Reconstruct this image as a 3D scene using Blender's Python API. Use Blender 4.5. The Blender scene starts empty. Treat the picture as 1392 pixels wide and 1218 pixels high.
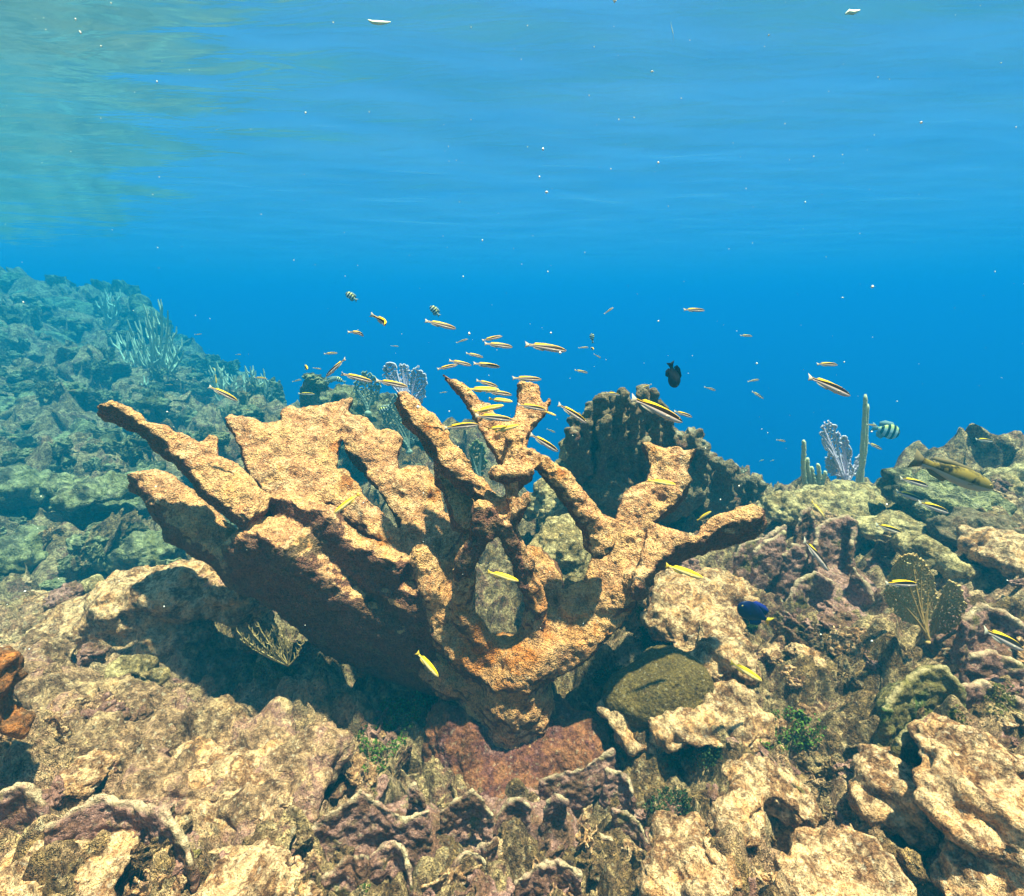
import bpy, math, random
import numpy as np
import openvdb
from mathutils import Vector, Matrix

# ------------------------------------------------------------------ camera, world, sun, exposure
SC = bpy.context.scene
PI = math.pi
F = 638.0                      # focal length in photograph pixels (photo 1392 x 1218)
TILT = math.radians(16.5)
CT, ST = math.cos(TILT), math.sin(TILT)
cam_d = bpy.data.cameras.new('camera'); cam = bpy.data.objects.new('camera', cam_d)
SC.collection.objects.link(cam); SC.camera = cam
cam_d.sensor_width = 36.0; cam_d.lens = 36.0 * F / 1392.0
cam_d.clip_start = 0.02; cam_d.clip_end = 400
cam.location = (0, 0, 0); cam.rotation_euler = (PI / 2 - TILT, 0, 0)
SC.render.resolution_x = 1024; SC.render.resolution_y = 896

SUN_EL, SUN_AZ = 79.0, 85.0     # elevation; azimuth measured from +Y towards +X
world = bpy.data.worlds.new('World'); SC.world = world; world.use_nodes = True
wn = world.node_tree
sky = wn.nodes.new('ShaderNodeTexSky'); sky.sky_type = 'NISHITA'; sky.sun_disc = False
sky.sun_elevation = math.radians(SUN_EL); sky.sun_rotation = math.radians(SUN_AZ)
wn.links.new(sky.outputs[0], wn.nodes['Background'].inputs[0]); wn.nodes['Background'].inputs[1].default_value = 0.05
sd = bpy.data.lights.new('sun', 'SUN'); sd.energy = 5.0; sd.angle = math.radians(1.5); sd.color = (1.0, 0.68, 0.40)
sun = bpy.data.objects.new('sun', sd); SC.collection.objects.link(sun)
el, az = math.radians(SUN_EL), math.radians(SUN_AZ)
sdir = Vector((math.cos(el) * math.sin(az), math.cos(el) * math.cos(az), math.sin(el)))
sun.rotation_euler = sdir.to_track_quat('Z', 'Y').to_euler()
sun.location = sdir * 20
SC.view_settings.view_transform = 'Standard'; SC.view_settings.look = 'None'
SC.view_settings.gamma = 1; SC.view_settings.exposure = 2.42
cy = SC.cycles
cy.max_bounces = 6; cy.diffuse_bounces = 2; cy.glossy_bounces = 2; cy.transmission_bounces = 2
cy.volume_bounces = 2; cy.transparent_max_bounces = 8
cy.use_denoising = True; cy.sample_clamp_indirect = 4; cy.caustics_reflective = False; cy.caustics_refractive = False
random.seed(7); RNG = np.random.default_rng(7)

# ------------------------------------------------------------------ helpers
def at(px, py, Y):
    """world point seen at photo pixel (px, py) whose world y is Y"""
    u, v = (px - 696.0) / F, -(py - 609.0) / F
    y = CT + v * ST; z = v * CT - ST
    s = Y / y
    return np.array([u * s, Y, z * s])
def R(rpx, Y, py=600):
    v = -(py - 609.0) / F
    return rpx * Y / (CT + v * ST) / F
def proj(P):
    P = np.asarray(P); y = P[..., 1] * CT - P[..., 2] * ST; z = P[..., 1] * ST + P[..., 2] * CT
    y = np.maximum(y, 1e-3)
    return 696 + F * P[..., 0] / y, 609 - F * z / y

_T = np.random.default_rng(11).normal(size=(256, 3)).astype(np.float32); _T /= np.linalg.norm(_T, axis=1)[:, None]
_R = np.random.default_rng(12).random((256, 3)).astype(np.float32)
_P = np.random.default_rng(13).permutation(256).astype(np.int32); _P = np.concatenate([_P, _P])
def _h(i, j, k):
    return _P[_P[_P[i & 255] + (j & 255)] + (k & 255)]
def perlin(p, s=1.0, off=0.0):
    q = (p * s + off).astype(np.float32); i = np.floor(q).astype(np.int32); f = q - i
    w = f * f * f * (f * (f * 6 - 15) + 10)
    out = 0
    for a in (0, 1):
        for b in (0, 1):
            for c in (0, 1):
                g = _T[_h(i[..., 0] + a, i[..., 1] + b, i[..., 2] + c)]
                d = g[..., 0] * (f[..., 0] - a) + g[..., 1] * (f[..., 1] - b) + g[..., 2] * (f[..., 2] - c)
                ww = (w[..., 0] if a else 1 - w[..., 0]) * (w[..., 1] if b else 1 - w[..., 1]) * (w[..., 2] if c else 1 - w[..., 2])
                out = out + ww * d
    return out
def fbm(p, s, n=3, off=0.0, g=0.5):
    o, a = 0, 1.0
    for k in range(n):
        o = o + a * perlin(p, s * 2.03 ** k, off + 17.3 * k); a *= g
    return o
def ridged(p, s, n=3, off=0.0):
    o, a = 0, 1.0
    for k in range(n):
        o = o + a * (1 - np.abs(perlin(p, s * 2.1 ** k, off + 9.1 * k)) * 2.4); a *= 0.5
    return o / 1.75
def worley(p, s=1.0, off=0.0):
    q = (p * s + off).astype(np.float32); i = np.floor(q).astype(np.int32); f = q - i
    m = np.full(q.shape[:-1], 9.0, np.float32)
    for a in (-1, 0, 1):
        for b in (-1, 0, 1):
            for c in (-1, 0, 1):
                r = _R[_h(i[..., 0] + a, i[..., 1] + b, i[..., 2] + c)]
                d = (r[..., 0] + a - f[..., 0]) ** 2 + (r[..., 1] + b - f[..., 1]) ** 2 + (r[..., 2] + c - f[..., 2]) ** 2
                np.minimum(m, d, out=m)
    return np.sqrt(m)
def sstep(a, b, x):
    t = np.clip((x - a) / (b - a), 0, 1); return t * t * (3 - 2 * t)

def mesh_np(name, V, Q, mat, parent=None, smooth=True, attrs=None, loc=None):
    """one mesh object from numpy arrays (Q: n x 3 or n x 4)"""
    V = np.asarray(V, np.float32); Q = np.asarray(Q, np.int32)
    if loc is None: loc = np.zeros(3)
    me = bpy.data.meshes.new(name); n, k = Q.shape
    me.vertices.add(len(V)); me.vertices.foreach_set('co', (V - np.asarray(loc, np.float32)).ravel())
    me.loops.add(n * k); me.loops.foreach_set('vertex_index', Q.ravel())
    me.polygons.add(n); me.polygons.foreach_set('loop_start', np.arange(0, n * k, k, dtype=np.int32))
    me.update(calc_edges=True)
    if smooth: me.polygons.foreach_set('use_smooth', np.ones(n, bool))
    for an, av in (attrs or {}).items():
        a = me.attributes.new(an, 'FLOAT', 'POINT'); a.data.foreach_set('value', np.asarray(av, np.float32).ravel())
    if mat: me.materials.append(mat)
    o = bpy.data.objects.new(name, me); SC.collection.objects.link(o)
    if parent is not None: o.parent = parent
    else: o.location = loc
    return o
def tag(o, label=None, cat=None, group=None, kind=None):
    if label: o['label'] = label
    if cat: o['category'] = cat
    if group: o['group'] = group
    if kind: o['kind'] = kind
    return o
def empty(name, loc):
    o = bpy.data.objects.new(name, None); SC.collection.objects.link(o); o.location = loc; o.empty_display_size = 0.02
    return o
def copy_tree(o, parent=None):
    c = o.copy(); SC.collection.objects.link(c); c.parent = parent
    for ch in [x for x in o.children]: copy_tree(ch, c)
    return c

# ------------------------------------------------------------------ materials
def lin(r, g, b):
    f = lambda c: (c / 255 / 12.92) if c <= 10 else ((c / 255 + 0.055) / 1.055) ** 2.4
    return (f(r), f(g), f(b), 1)
class NT:
    def __init__(s, name):
        s.m = bpy.data.materials.new(name); s.m.use_nodes = True; s.t = s.m.node_tree
        s.b = s.t.nodes['Principled BSDF']; s.out = s.t.nodes['Material Output']
        s.b.inputs['Roughness'].default_value = 0.85; s.b.inputs['Specular IOR Level'].default_value = 0.15
    def n(s, ty, **kw):
        x = s.t.nodes.new(ty)
        for k, v in kw.items(): setattr(x, k, v)
        return x
    def l(s, a, b): s.t.links.new(a, b)
    def coord(s): return s.n('ShaderNodeTexCoord').outputs['Object']
    def noise(s, co, scale, detail=4, rough=0.6, dist=0.0):
        x = s.n('ShaderNodeTexNoise'); s.l(co, x.inputs['Vector'])
        x.inputs['Scale'].default_value = scale; x.inputs['Detail'].default_value = detail
        x.inputs['Roughness'].default_value = rough; x.inputs['Distortion'].default_value = dist
        return x.outputs[0]
    def voro(s, co, scale, feature='F1'):
        x = s.n('ShaderNodeTexVoronoi', feature=feature); s.l(co, x.inputs['Vector']); x.inputs['Scale'].default_value = scale
        return x.outputs['Distance']
    def ramp(s, fac, stops, mode='LINEAR'):
        x = s.n('ShaderNodeValToRGB'); s.l(fac, x.inputs[0]); cr = x.color_ramp; cr.interpolation = mode
        c4 = lambda c: c if len(c) == 4 else (*c, 1)
        cr.elements[0].position = stops[0][0]; cr.elements[0].color = c4(stops[0][1])
        cr.elements[1].position = stops[-1][0]; cr.elements[1].color = c4(stops[-1][1])
        for p, c in stops[1:-1]: cr.elements.new(p).color = c4(c)
        return x.outputs[0]
    def mix(s, fac, a, b, mode='MIX'):
        x = s.n('ShaderNodeMix', data_type='RGBA', blend_type=mode)
        for v, i in ((fac, x.inputs[0]), (a, x.inputs[6]), (b, x.inputs[7])):
            if hasattr(v, 'is_linked') or hasattr(v, 'links'): s.l(v, i)
            else: i.default_value = v
        return x.outputs[2]
    def math(s, op, a, b=0.0, c=None):
        x = s.n('ShaderNodeMath', operation=op)
        for v, i in ((a, x.inputs[0]), (b, x.inputs[1])):
            if hasattr(v, 'links'): s.l(v, i)
            else: i.default_value = v
        if c is not None: x.inputs[2].default_value = c
        return x.outputs[0]
    def attr(s, name): return s.n('ShaderNodeAttribute', attribute_name=name).outputs['Fac']
    def bump(s, h, dist, strength=1.0, prev=None):
        x = s.n('ShaderNodeBump'); s.l(h, x.inputs['Height']); x.inputs['Distance'].default_value = dist
        x.inputs['Strength'].default_value = strength
        if prev is not None: s.l(prev, x.inputs['Normal'])
        return x.outputs[0]

def reef_mat(name, cols, macro=7.0, mid=38.0, fine=150.0, bump=0.012, pale=None, fleck=0.5, dark=0.55, edge=None, pores=False, turf=None, second=None):
    """encrusted reef rock: patches of living tissue and turf, speckle, sand flecks; 'edge' = pale growth margin from attribute"""
    t = NT(name); co = t.coord()
    n1 = t.noise(co, macro, 6, 0.68, 0.15)
    k = len(cols)
    col = t.ramp(n1, [(0.27 + 0.46 * i / max(1, k - 1), c) for i, c in enumerate(cols)])
    if second:
        s2 = t.math('ADD', t.attr('pal'), t.math('MULTIPLY', t.math('SUBTRACT', t.noise(co, 14, 4, .7), 0.5), 1.2))
        col = t.mix(t.ramp(s2, [(.40, (0, 0, 0)), (.58, (1, 1, 1))]), col, t.ramp(n1, [(0.3 + 0.4 * i / (len(second) - 1), c) for i, c in enumerate(second)]))
    n2 = t.noise(co, mid, 5, 0.7, 0.0)
    m2 = t.ramp(n2, [(0.34, (dark, dark * 0.82, dark * 0.72)), (0.5, (0.95, 0.93, 0.9)), (0.68, (1.35, 1.28, 1.12))])
    col = t.mix(1.0, col, m2, 'MULTIPLY')
    n3 = t.noise(co, fine, 3, 0.75)
    m3 = t.ramp(n3, [(0.33, (0.45, 0.38, 0.34)), (0.5, (1, 1, 1)), (0.66, (1.5, 1.42, 1.25))])
    col = t.mix(0.85, col, m3, 'MULTIPLY')
    # sand and algae caught in the surface
    n4 = t.noise(co, fine * 0.62, 2, 0.5)
    fl = t.ramp(n4, [(0.62, (0, 0, 0)), (0.70, (1, 1, 1))])
    flm = t.math('MULTIPLY', fl, fleck)
    col = t.mix(flm, col, pale or (0.62, 0.53, 0.36, 1))
    if edge:
        e = t.ramp(t.attr('edge'), [(0.15, (0, 0, 0)), (0.75, (1, 1, 1))])
        en = t.math('MULTIPLY', e, t.ramp(t.noise(co, mid * .8, 4, .7), [(.36, (.1, .1, .1)), (.55, (.9, .9, .9))]))
        col = t.mix(en, col, edge)
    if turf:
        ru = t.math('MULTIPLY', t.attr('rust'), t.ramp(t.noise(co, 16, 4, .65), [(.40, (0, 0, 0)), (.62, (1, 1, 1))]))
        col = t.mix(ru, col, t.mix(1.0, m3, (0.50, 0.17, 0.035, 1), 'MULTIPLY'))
    if turf:      # dark crust on undersides and sides of the branches, deepened to paint in shade
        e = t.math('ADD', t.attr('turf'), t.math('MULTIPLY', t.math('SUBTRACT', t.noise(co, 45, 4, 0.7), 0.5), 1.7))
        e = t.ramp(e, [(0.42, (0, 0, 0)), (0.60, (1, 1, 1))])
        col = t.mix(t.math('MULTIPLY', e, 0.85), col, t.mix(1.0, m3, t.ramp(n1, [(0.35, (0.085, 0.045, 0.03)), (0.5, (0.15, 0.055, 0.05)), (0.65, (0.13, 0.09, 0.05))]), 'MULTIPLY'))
    t.l(col, t.b.inputs['Base Color'])
    v = t.voro(co, mid * 1.5)
    h1 = t.math('MULTIPLY', t.math('SUBTRACT', 0.6, v), 1.0)
    b1 = t.bump(n2, bump * 1.4, 1.0)
    b2 = t.bump(h1, bump * 0.8, 0.8, b1)
    b3 = t.bump(n3, bump * 0.55, 1.0, b2)
    if pores:
        v2 = t.voro(co, 240.0)
        b3 = t.bump(v2, 0.004, 1.0, b3)
    t.l(b3, t.b.inputs['Normal'])
    return t.m

TAN = (0.68, 0.40, 0.18); CREAM = (0.66, 0.53, 0.33); PINK = (0.40, 0.22, 0.20); OLIVE = (0.17, 0.145, 0.045)
BROWN = (0.16, 0.09, 0.05); RUST = (0.46, 0.17, 0.045); MAROON = (0.13, 0.045, 0.045); GREEN = (0.07, 0.12, 0.03); GREY = (0.30, 0.27, 0.22)
M_GROUND = reef_mat('reef_rock', [MAROON, (0.09, 0.055, 0.035), (0.42, 0.27, 0.12), BROWN, (0.60, 0.43, 0.23), (0.28, 0.14, 0.10), (0.10, 0.08, 0.035), (0.50, 0.34, 0.17)], macro=5.5, mid=30, fine=120, bump=0.018, fleck=0.45, second=[(0.30, 0.15, 0.10), (0.62, 0.42, 0.24), (0.48, 0.28, 0.18), (0.70, 0.52, 0.32), (0.34, 0.24, 0.12)])
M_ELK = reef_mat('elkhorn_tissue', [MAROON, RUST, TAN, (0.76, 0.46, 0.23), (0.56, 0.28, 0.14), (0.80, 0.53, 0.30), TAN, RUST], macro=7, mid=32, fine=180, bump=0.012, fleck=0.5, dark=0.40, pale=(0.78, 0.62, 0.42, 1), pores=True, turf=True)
M_PALE = reef_mat('pale_boulder_coral', [(0.10, 0.075, 0.03), (0.50, 0.38, 0.18), (0.60, 0.48, 0.25), (0.18, 0.13, 0.06), (0.56, 0.40, 0.19), (0.13, 0.10, 0.04), (0.60, 0.48, 0.27)], macro=8, mid=40, fine=150, bump=0.014, fleck=0.4, dark=0.45)
M_PLATE = reef_mat('plate_coral', [MAROON, BROWN, (0.20, 0.10, 0.07), PINK, OLIVE, BROWN], macro=11, mid=50, fine=170, bump=0.010, edge=(0.62, 0.46, 0.28, 1), fleck=0.35)
M_FINGER = reef_mat('finger_coral', [BROWN, (0.13, 0.10, 0.06), (0.2, 0.15, 0.09), BROWN, MAROON], macro=12, mid=60, fine=200, bump=0.008, edge=(0.42, 0.36, 0.24, 1), fleck=0.25)
M_BRAIN = reef_mat('olive_brain_coral', [(0.10, 0.07, 0.03), (0.17, 0.12, 0.04), (0.12, 0.085, 0.03), (0.20, 0.14, 0.06)], macro=14, mid=80, fine=230, bump=0.009, fleck=0.35, dark=0.6)
M_FORE = reef_mat('foreground_coral', [MAROON, BROWN, (0.68, 0.36, 0.17), (0.80, 0.55, 0.33), (0.22, 0.10, 0.05), (0.76, 0.46, 0.24), (0.48, 0.23, 0.20), (0.80, 0.55, 0.34)], macro=9, mid=45, fine=160, bump=0.016, fleck=0.4, dark=0.38, pale=(0.85, 0.72, 0.55, 1))
M_BACK = reef_mat('distant_coral', [(.07,.04,.03), (.05,.045,.02), (.09,.08,.05), (0.26, 0.25, 0.13), (.09,.08,.03), (0.05, 0.04, 0.02), (0.34, 0.31, 0.18)], macro=3, mid=12, fine=45, bump=0.03, fleck=0.3)
def plain_mat(name, c, c2=None, scale=80, rough=0.8, trans=0.0, bump=0.0):
    t = NT(name)
    if c2:
        n = t.noise(t.coord(), scale, 3); col = t.ramp(n, [(0.35, c), (0.65, c2)]); t.l(col, t.b.inputs['Base Color'])
        if bump: t.l(t.bump(n, bump), t.b.inputs['Normal'])
    else: t.b.inputs['Base Color'].default_value = (*c, 1)
    t.b.inputs['Roughness'].default_value = rough
    if trans:
        tr = t.n('ShaderNodeBsdfTranslucent'); mx = t.n('ShaderNodeMixShader'); mx.inputs[0].default_value = trans
        if c2: t.l(col, tr.inputs[0])
        else: tr.inputs[0].default_value = (*c, 1)
        t.l(t.b.outputs[0], mx.inputs[1]); t.l(tr.outputs[0], mx.inputs[2]); t.l(mx.outputs[0], t.out.inputs[0])
    return t.m
# ------------------------------------------------------------------ the sea surface seen from below, the water (haze) round everything
SURF_Z = 1.05
def polar(azs, rs):
    A, Rr = np.meshgrid(azs, rs); return np.stack([np.sin(A) * Rr, np.cos(A) * Rr], -1)
def grid_quads(nr, nc, wrap=False):
    i, j = np.meshgrid(np.arange(nr - 1), np.arange(nc - (0 if wrap else 1)), indexing='ij')
    j2 = (j + 1) % nc
    return np.stack([i * nc + j, i * nc + j2, (i + 1) * nc + j2, (i + 1) * nc + j], -1).reshape(-1, 4)
def build_surface():
    azs = np.linspace(-PI, PI, 421)[:-1]; rs = np.concatenate([[0.05], np.geomspace(0.4, 70, 260)])
    xy = polar(azs, rs); nr, nc = xy.shape[:2]
    P = np.stack([xy[..., 0] * 0.75 + xy[..., 1] * 0.2, xy[..., 1] * 1.5 - xy[..., 0] * 0.3, np.zeros_like(xy[..., 0])], -1)
    r = np.hypot(xy[..., 0], xy[..., 1])
    z = 0.050 * perlin(P, 0.55) + 0.036 * perlin(P, 1.7, 5) + 0.003 * perlin(P, 4.3, 9) * np.clip(6 / r, 0, 1)
    V = np.stack([xy[..., 0], xy[..., 1], SURF_Z + z], -1).reshape(-1, 3)
    Q = grid_quads(nr, nc, True)
    t = NT('sea_surface'); t.t.nodes.remove(t.b)
    fr = t.n('ShaderNodeFresnel'); fr.inputs['IOR'].default_value = 1.333
    tr = t.n('ShaderNodeBsdfTransparent'); gl = t.n('ShaderNodeBsdfGlossy'); gl.inputs['Roughness'].default_value = 0.13
    gl.inputs['Color'].default_value = (0.82, 0.93, 0.99, 1)
    co = t.coord(); mp = t.n('ShaderNodeMapping'); t.l(co, mp.inputs[0]); mp.inputs['Scale'].default_value = (0.8, 2.2, 1); mp.inputs['Rotation'].default_value = (0, 0, 0.25)
    nb = t.noise(mp.outputs[0], 3.0, 3, 0.5, 0.4); b = t.bump(nb, 0.03, 0.4)
    t.l(b, gl.inputs['Normal'])
    mx = t.n('ShaderNodeMixShader'); t.l(fr.outputs[0], mx.inputs[0]); t.l(tr.outputs[0], mx.inputs[1]); t.l(gl.outputs[0], mx.inputs[2])
    tl = t.n('ShaderNodeBsdfTranslucent'); tl.inputs[0].default_value = (0.42, 0.82, 1.0, 1)     # faint translucent veil added to make the underside paler
    m2 = t.n('ShaderNodeMixShader'); t.l(t.ramp(t.noise(mp.outputs[0], 1.3, 4, .6), [(.25, (.026, .026, .026)), (.75, (.044, .044, .044))]), m2.inputs[0]); t.l(mx.outputs[0], m2.inputs[1]); t.l(tl.outputs[0], m2.inputs[2])
    t.l(m2.outputs[0], t.out.inputs[0])
    o = mesh_np('sea_surface', V, Q, t.m); tag(o, kind='structure')
build_surface()

def build_haze():
    x, y0, y1, z0, z1 = 75.0, -75.0, 75.0, -18.0, SURF_Z + 0.25
    V = [(-x, y0, z0), (x, y0, z0), (x, y1, z0), (-x, y1, z0), (-x, y0, z1), (x, y0, z1), (x, y1, z1), (-x, y1, z1)]
    Q = [(0, 3, 2, 1), (4, 5, 6, 7), (0, 1, 5, 4), (1, 2, 6, 5), (2, 3, 7, 6), (3, 0, 4, 7)]
    t = NT('sea_water'); t.t.nodes.remove(t.b)
    v = t.n('ShaderNodeVolumePrincipled'); v.inputs['Color'].default_value = (0.002, 0.088, 0.168, 1)
    v.inputs['Absorption Color'].default_value = (0.0, 0.352, 0.686, 1)
    v.inputs['Density'].default_value = 0.24; v.inputs['Anisotropy'].default_value = 0.0
    t.l(v.outputs[0], t.out.inputs['Volume'])
    o = mesh_np('haze', V, Q, t.m, smooth=False); tag(o, kind='stuff')
build_haze()

# ------------------------------------------------------------------ the reef floor: one sheet to the horizon
CP = [  # photo x, y, distance ahead
 (-150,1218,.40),(0,1218,.42),(350,1218,.46),(700,1218,.50),(1050,1218,.46),(1392,1218,.42),(1550,1218,.40),
 (0,1100,.52),(200,1100,.56),(420,1110,.62),(640,1110,.68),(860,1110,.68),(1050,1100,.60),(1392,1100,.50),
 (0,1000,.66),(200,1000,.74),(400,1000,.84),(600,1010,.95),(800,1010,.94),(1050,1010,.76),(1392,1010,.60),
 (0,900,.95),(150,920,.95),(300,930,1.02),(420,900,1.15),(560,930,1.12),(700,960,1.12),(850,930,1.0),(1000,930,.95),(1200,920,.85),(1392,900,.80),
 (0,840,1.20),(100,830,1.25),(250,850,1.40),(400,850,1.45),(650,850,1.5),(850,850,1.35),(950,830,1.25),(1100,850,1.08),(1250,850,1.0),(1392,820,1.0),
 (700,800,1.7),(800,800,1.6),(900,770,1.65),(1050,770,1.5),(1200,770,1.4),(1392,760,1.30),
 (0,790,2.1),(120,770,2.25),(250,730,2.73),(0,700,3.08),(120,660,3.63),(260,650,4.02),(0,610,4.43),(110,560,5.4),(250,590,5.27),(380,600,4.86),(500,650,3.26),(600,700,2.3),
 (0,500,6.75),(150,500,7.43),(0,430,8.91),(120,430,9.72),(0,385,10.8),(70,395,12.15),(190,430,11.48),(230,500,9.45),(300,545,7.02),(400,560,6.75),(330,520,10.12),
 (700,680,2.2),(850,650,2.4),(960,650,2.4),(1060,690,2.3),(1180,670,2.3),(1300,660,2.3),(1392,650,2.3),(1500,640,2.3),
 (480,560,4.0),(560,570,4.2),(640,620,3.4),
]
XY3 = [  # x, y, z : the drop-off and the deep floor, and what lies behind the camera
 (0.5,4.5,-3.2),(2.2,4.2,-3.2),(1.2,6,-4.6),(4,5.5,-4.4),(6,4,-3.2),(0,8,-6.5),(4,9,-7),(-1.5,9,-6),(10,9,-7.5),(-3,14,-7.5),(0,14,-8.5),(8,16,-9),(20,20,-10),
 (0,35,-13),(-20,35,-12),(-14,20,-5.2),(30,10,-9),(0,70,-15),(-40,30,-9),(40,40,-14),(60,5,-10),(-60,5,-4),(-13,12,-.4),(-16,16,-1.0),(-12,6,.1),(-18,3,-.2),
 (0,.15,-.75),(-.3,.1,-.8),(.3,.1,-.8),(-1,0,-.8),(1,0,-.7),(-3,0,-.9),(3,0,-.8),(3,2,-.9),(5,1.5,-1.2),(2.2,1.2,-.75),(-2,1.0,-.9),(12,2,-3),
]
CPW = np.array([at(c[0], c[1], c[2] * (.85 if c[2] > 2.8 and c[0] < 420 else 1)) for c in CP] + [np.array(c, float) for c in XY3])
def lp(x, y):
    return np.stack([np.arctan2(x, y) * 1.3, np.log(np.hypot(x, y) + 0.12)], -1)
_c = lp(CPW[:, 0], CPW[:, 1]); _K = np.linalg.norm(_c[:, None] - _c[None], axis=-1) + np.eye(len(_c)) * -0.02
_A = np.block([[_K, np.ones((len(_c), 1))], [np.ones((1, len(_c))), np.zeros((1, 1))]])
_w = np.linalg.solve(_A, np.concatenate([CPW[:, 2], [0]]))
def base_z(x, y):
    q = lp(x, y); out = np.full(x.shape, _w[-1])
    for k in range(len(_c)): out += _w[k] * np.hypot(q[..., 0] - _c[k, 0], q[..., 1] - _c[k, 1])
    return out
def build_ground():
    azs = np.radians(np.concatenate([np.linspace(-179.5, -76, 40), np.linspace(-75, 75, 1150), np.linspace(76, 179.5, 40)]))
    rs = np.concatenate([np.geomspace(0.12, 0.40, 30)[:-1], np.geomspace(0.40, 2.4, 560)[:-1], np.geomspace(2.4, 14, 260)[:-1], np.geomspace(14, 78, 40)])
    xy = polar(azs, rs); x, y = xy[..., 0], xy[..., 1]; nr, nc = x.shape
    z = base_z(x, y); r = np.hypot(x, y)
    P = np.stack([x, y, z], -1)
    # sideways warp gives overhangs and leaning knobs
    w = np.clip(r / 2.0, 0.35, 1.3)
    deep = 1 - sstep(-4.5, -3.0, z)
    amp = 1 - 0.75 * deep
    W = np.stack([fbm(P, 3.2, 3, 31), fbm(P, 3.2, 3, 57), 0 * z], -1)
    far = sstep(1.8, 3.6, r); vfar = sstep(10, 16, r)
    h = np.zeros_like(z)
    h += 0.30 * far * (ridged(P, 0.9, 3, 3) - 0.45) * amp
    h += 0.55 * far * (0.55 - worley(P, 1.5, 3)) * amp + 0.30 * far * (0.5 - worley(P, 3.7, 6.1)) * amp + 0.10 * far * fbm(P, 7, 3, 71) * amp
    h += (0.05 + 0.02 * far) * (ridged(P, 3.4, 3, 7) - 0.45) * amp
    nearm = 1 - sstep(5, 9, r)
    wl = worley(P + 0.10 * W, 7.5, 1.5); h += 0.115 * nearm * (0.5 - wl) * 1.2
    wl2 = worley(P + 0.05 * W, 21.0, 4.5); h += 0.052 * (1 - sstep(2.5, 5, r)) * (0.5 - wl2) * 1.3
    m = sstep(-0.05, 0.25, perlin(P, 4.1, 77))
    h += 0.035 * m * (1 - sstep(2, 4, r)) * (ridged(P, 11, 2, 15) - 0.5)
    h += 0.055 * sstep(-0.2, 0.2, perlin(P, 3.3, 41)) * nearm * (ridged(P + 0.04 * W, 7.5, 2, 63) - 0.5)
    h += 0.022 * (1 - sstep(1.6, 3, r)) * (ridged(P, 24, 2, 19) - 0.5)
    pit = worley(P, 6.3, 8.8); h -= 0.12 * np.exp(-(pit / 0.26) ** 2) * (1 - sstep(3, 5, r))
    pit = worley(P, 15.0, 2.8); h -= 0.035 * np.exp(-(pit / 0.28) ** 2) * (1 - sstep(2, 4, r))
    h += 0.010 * (1 - sstep(1.2, 2.5, r)) * (0.5 - worley(P, 48.0, 6.5)) + 0.006 * fbm(P, 90, 2, 5) * (1 - sstep(1.0, 2.0, r))
    h += 0.02 * fbm(P, 16, 3, 21) * nearm
    h -= 0.045 * (1 - sstep(2.5, 4.5, r)) + 0.03 * (1 - sstep(.9, 1.4, r))
    near0 = sstep(0.15, 0.5, r)
    D = P.copy(); D[..., 2] += h * near0
    D[..., 0] += (0.10 + 0.22 * far) * W[..., 0] * near0 * amp; D[..., 1] += (0.10 + 0.22 * far) * W[..., 1] * near0 * amp
    Q = grid_quads(nr, nc, True)
    V = D.reshape(-1, 3)
    V = np.concatenate([V, [[0, 0, float(base_z(np.array([0.01]), np.array([0.1]))[0])]]])
    pal = np.zeros(len(V))
    for (px, py, Yc, rx, ry) in [(250, 1000, .80, .50, .34), (40, 980, .80, .45, .45), (120, 850, 1.2, .5, .25), (930, 840, 1.25, .25, .25), (1100, 1120, .60, .22, .16), (1330, 780, 1.3, .35, .3), (1300, 1120, .55, .3, .2)]:
        c = at(px, py, Yc); pal = np.maximum(pal, np.clip(1.3 - np.hypot((V[:, 0] - c[0]) / rx, (V[:, 1] - c[1]) / ry), 0, 1))
    o = mesh_np('seabed', V, Q, M_GROUND, attrs={'pal': pal}); tag(o, kind='structure')
    return V
GV = build_ground()
gu, gv = proj(GV); GY = GV[:, 1]
_ok = (GY > 0.2) & (gu > -300) & (gu < 1700) & (gv > 200) & (gv < 1500)
GS = GV[_ok]; gu, gv = gu[_ok], gv[_ok]
def near_set(px, py, rx, ry):
    i = np.nonzero((np.abs(gu - px) < rx) & (np.abs(gv - py) < ry))[0]; return gu[i], gv[i], GS[i]
def hit(px, py, rad=5, sub=None):
    """nearest reef point seen at a photo pixel"""
    U, V_, G_ = sub if sub is not None else (gu, gv, GS)
    if not len(U): return np.array([0., 99., -5.])
    d = (U - px) ** 2 + (V_ - py) ** 2
    while True:
        i = np.nonzero(d < rad * rad)[0]
        if len(i): return G_[i[np.argmin(G_[i, 1])]].astype(float)
        rad *= 1.6
        if rad > 3000: return np.array([0., 99., -5.])
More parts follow.
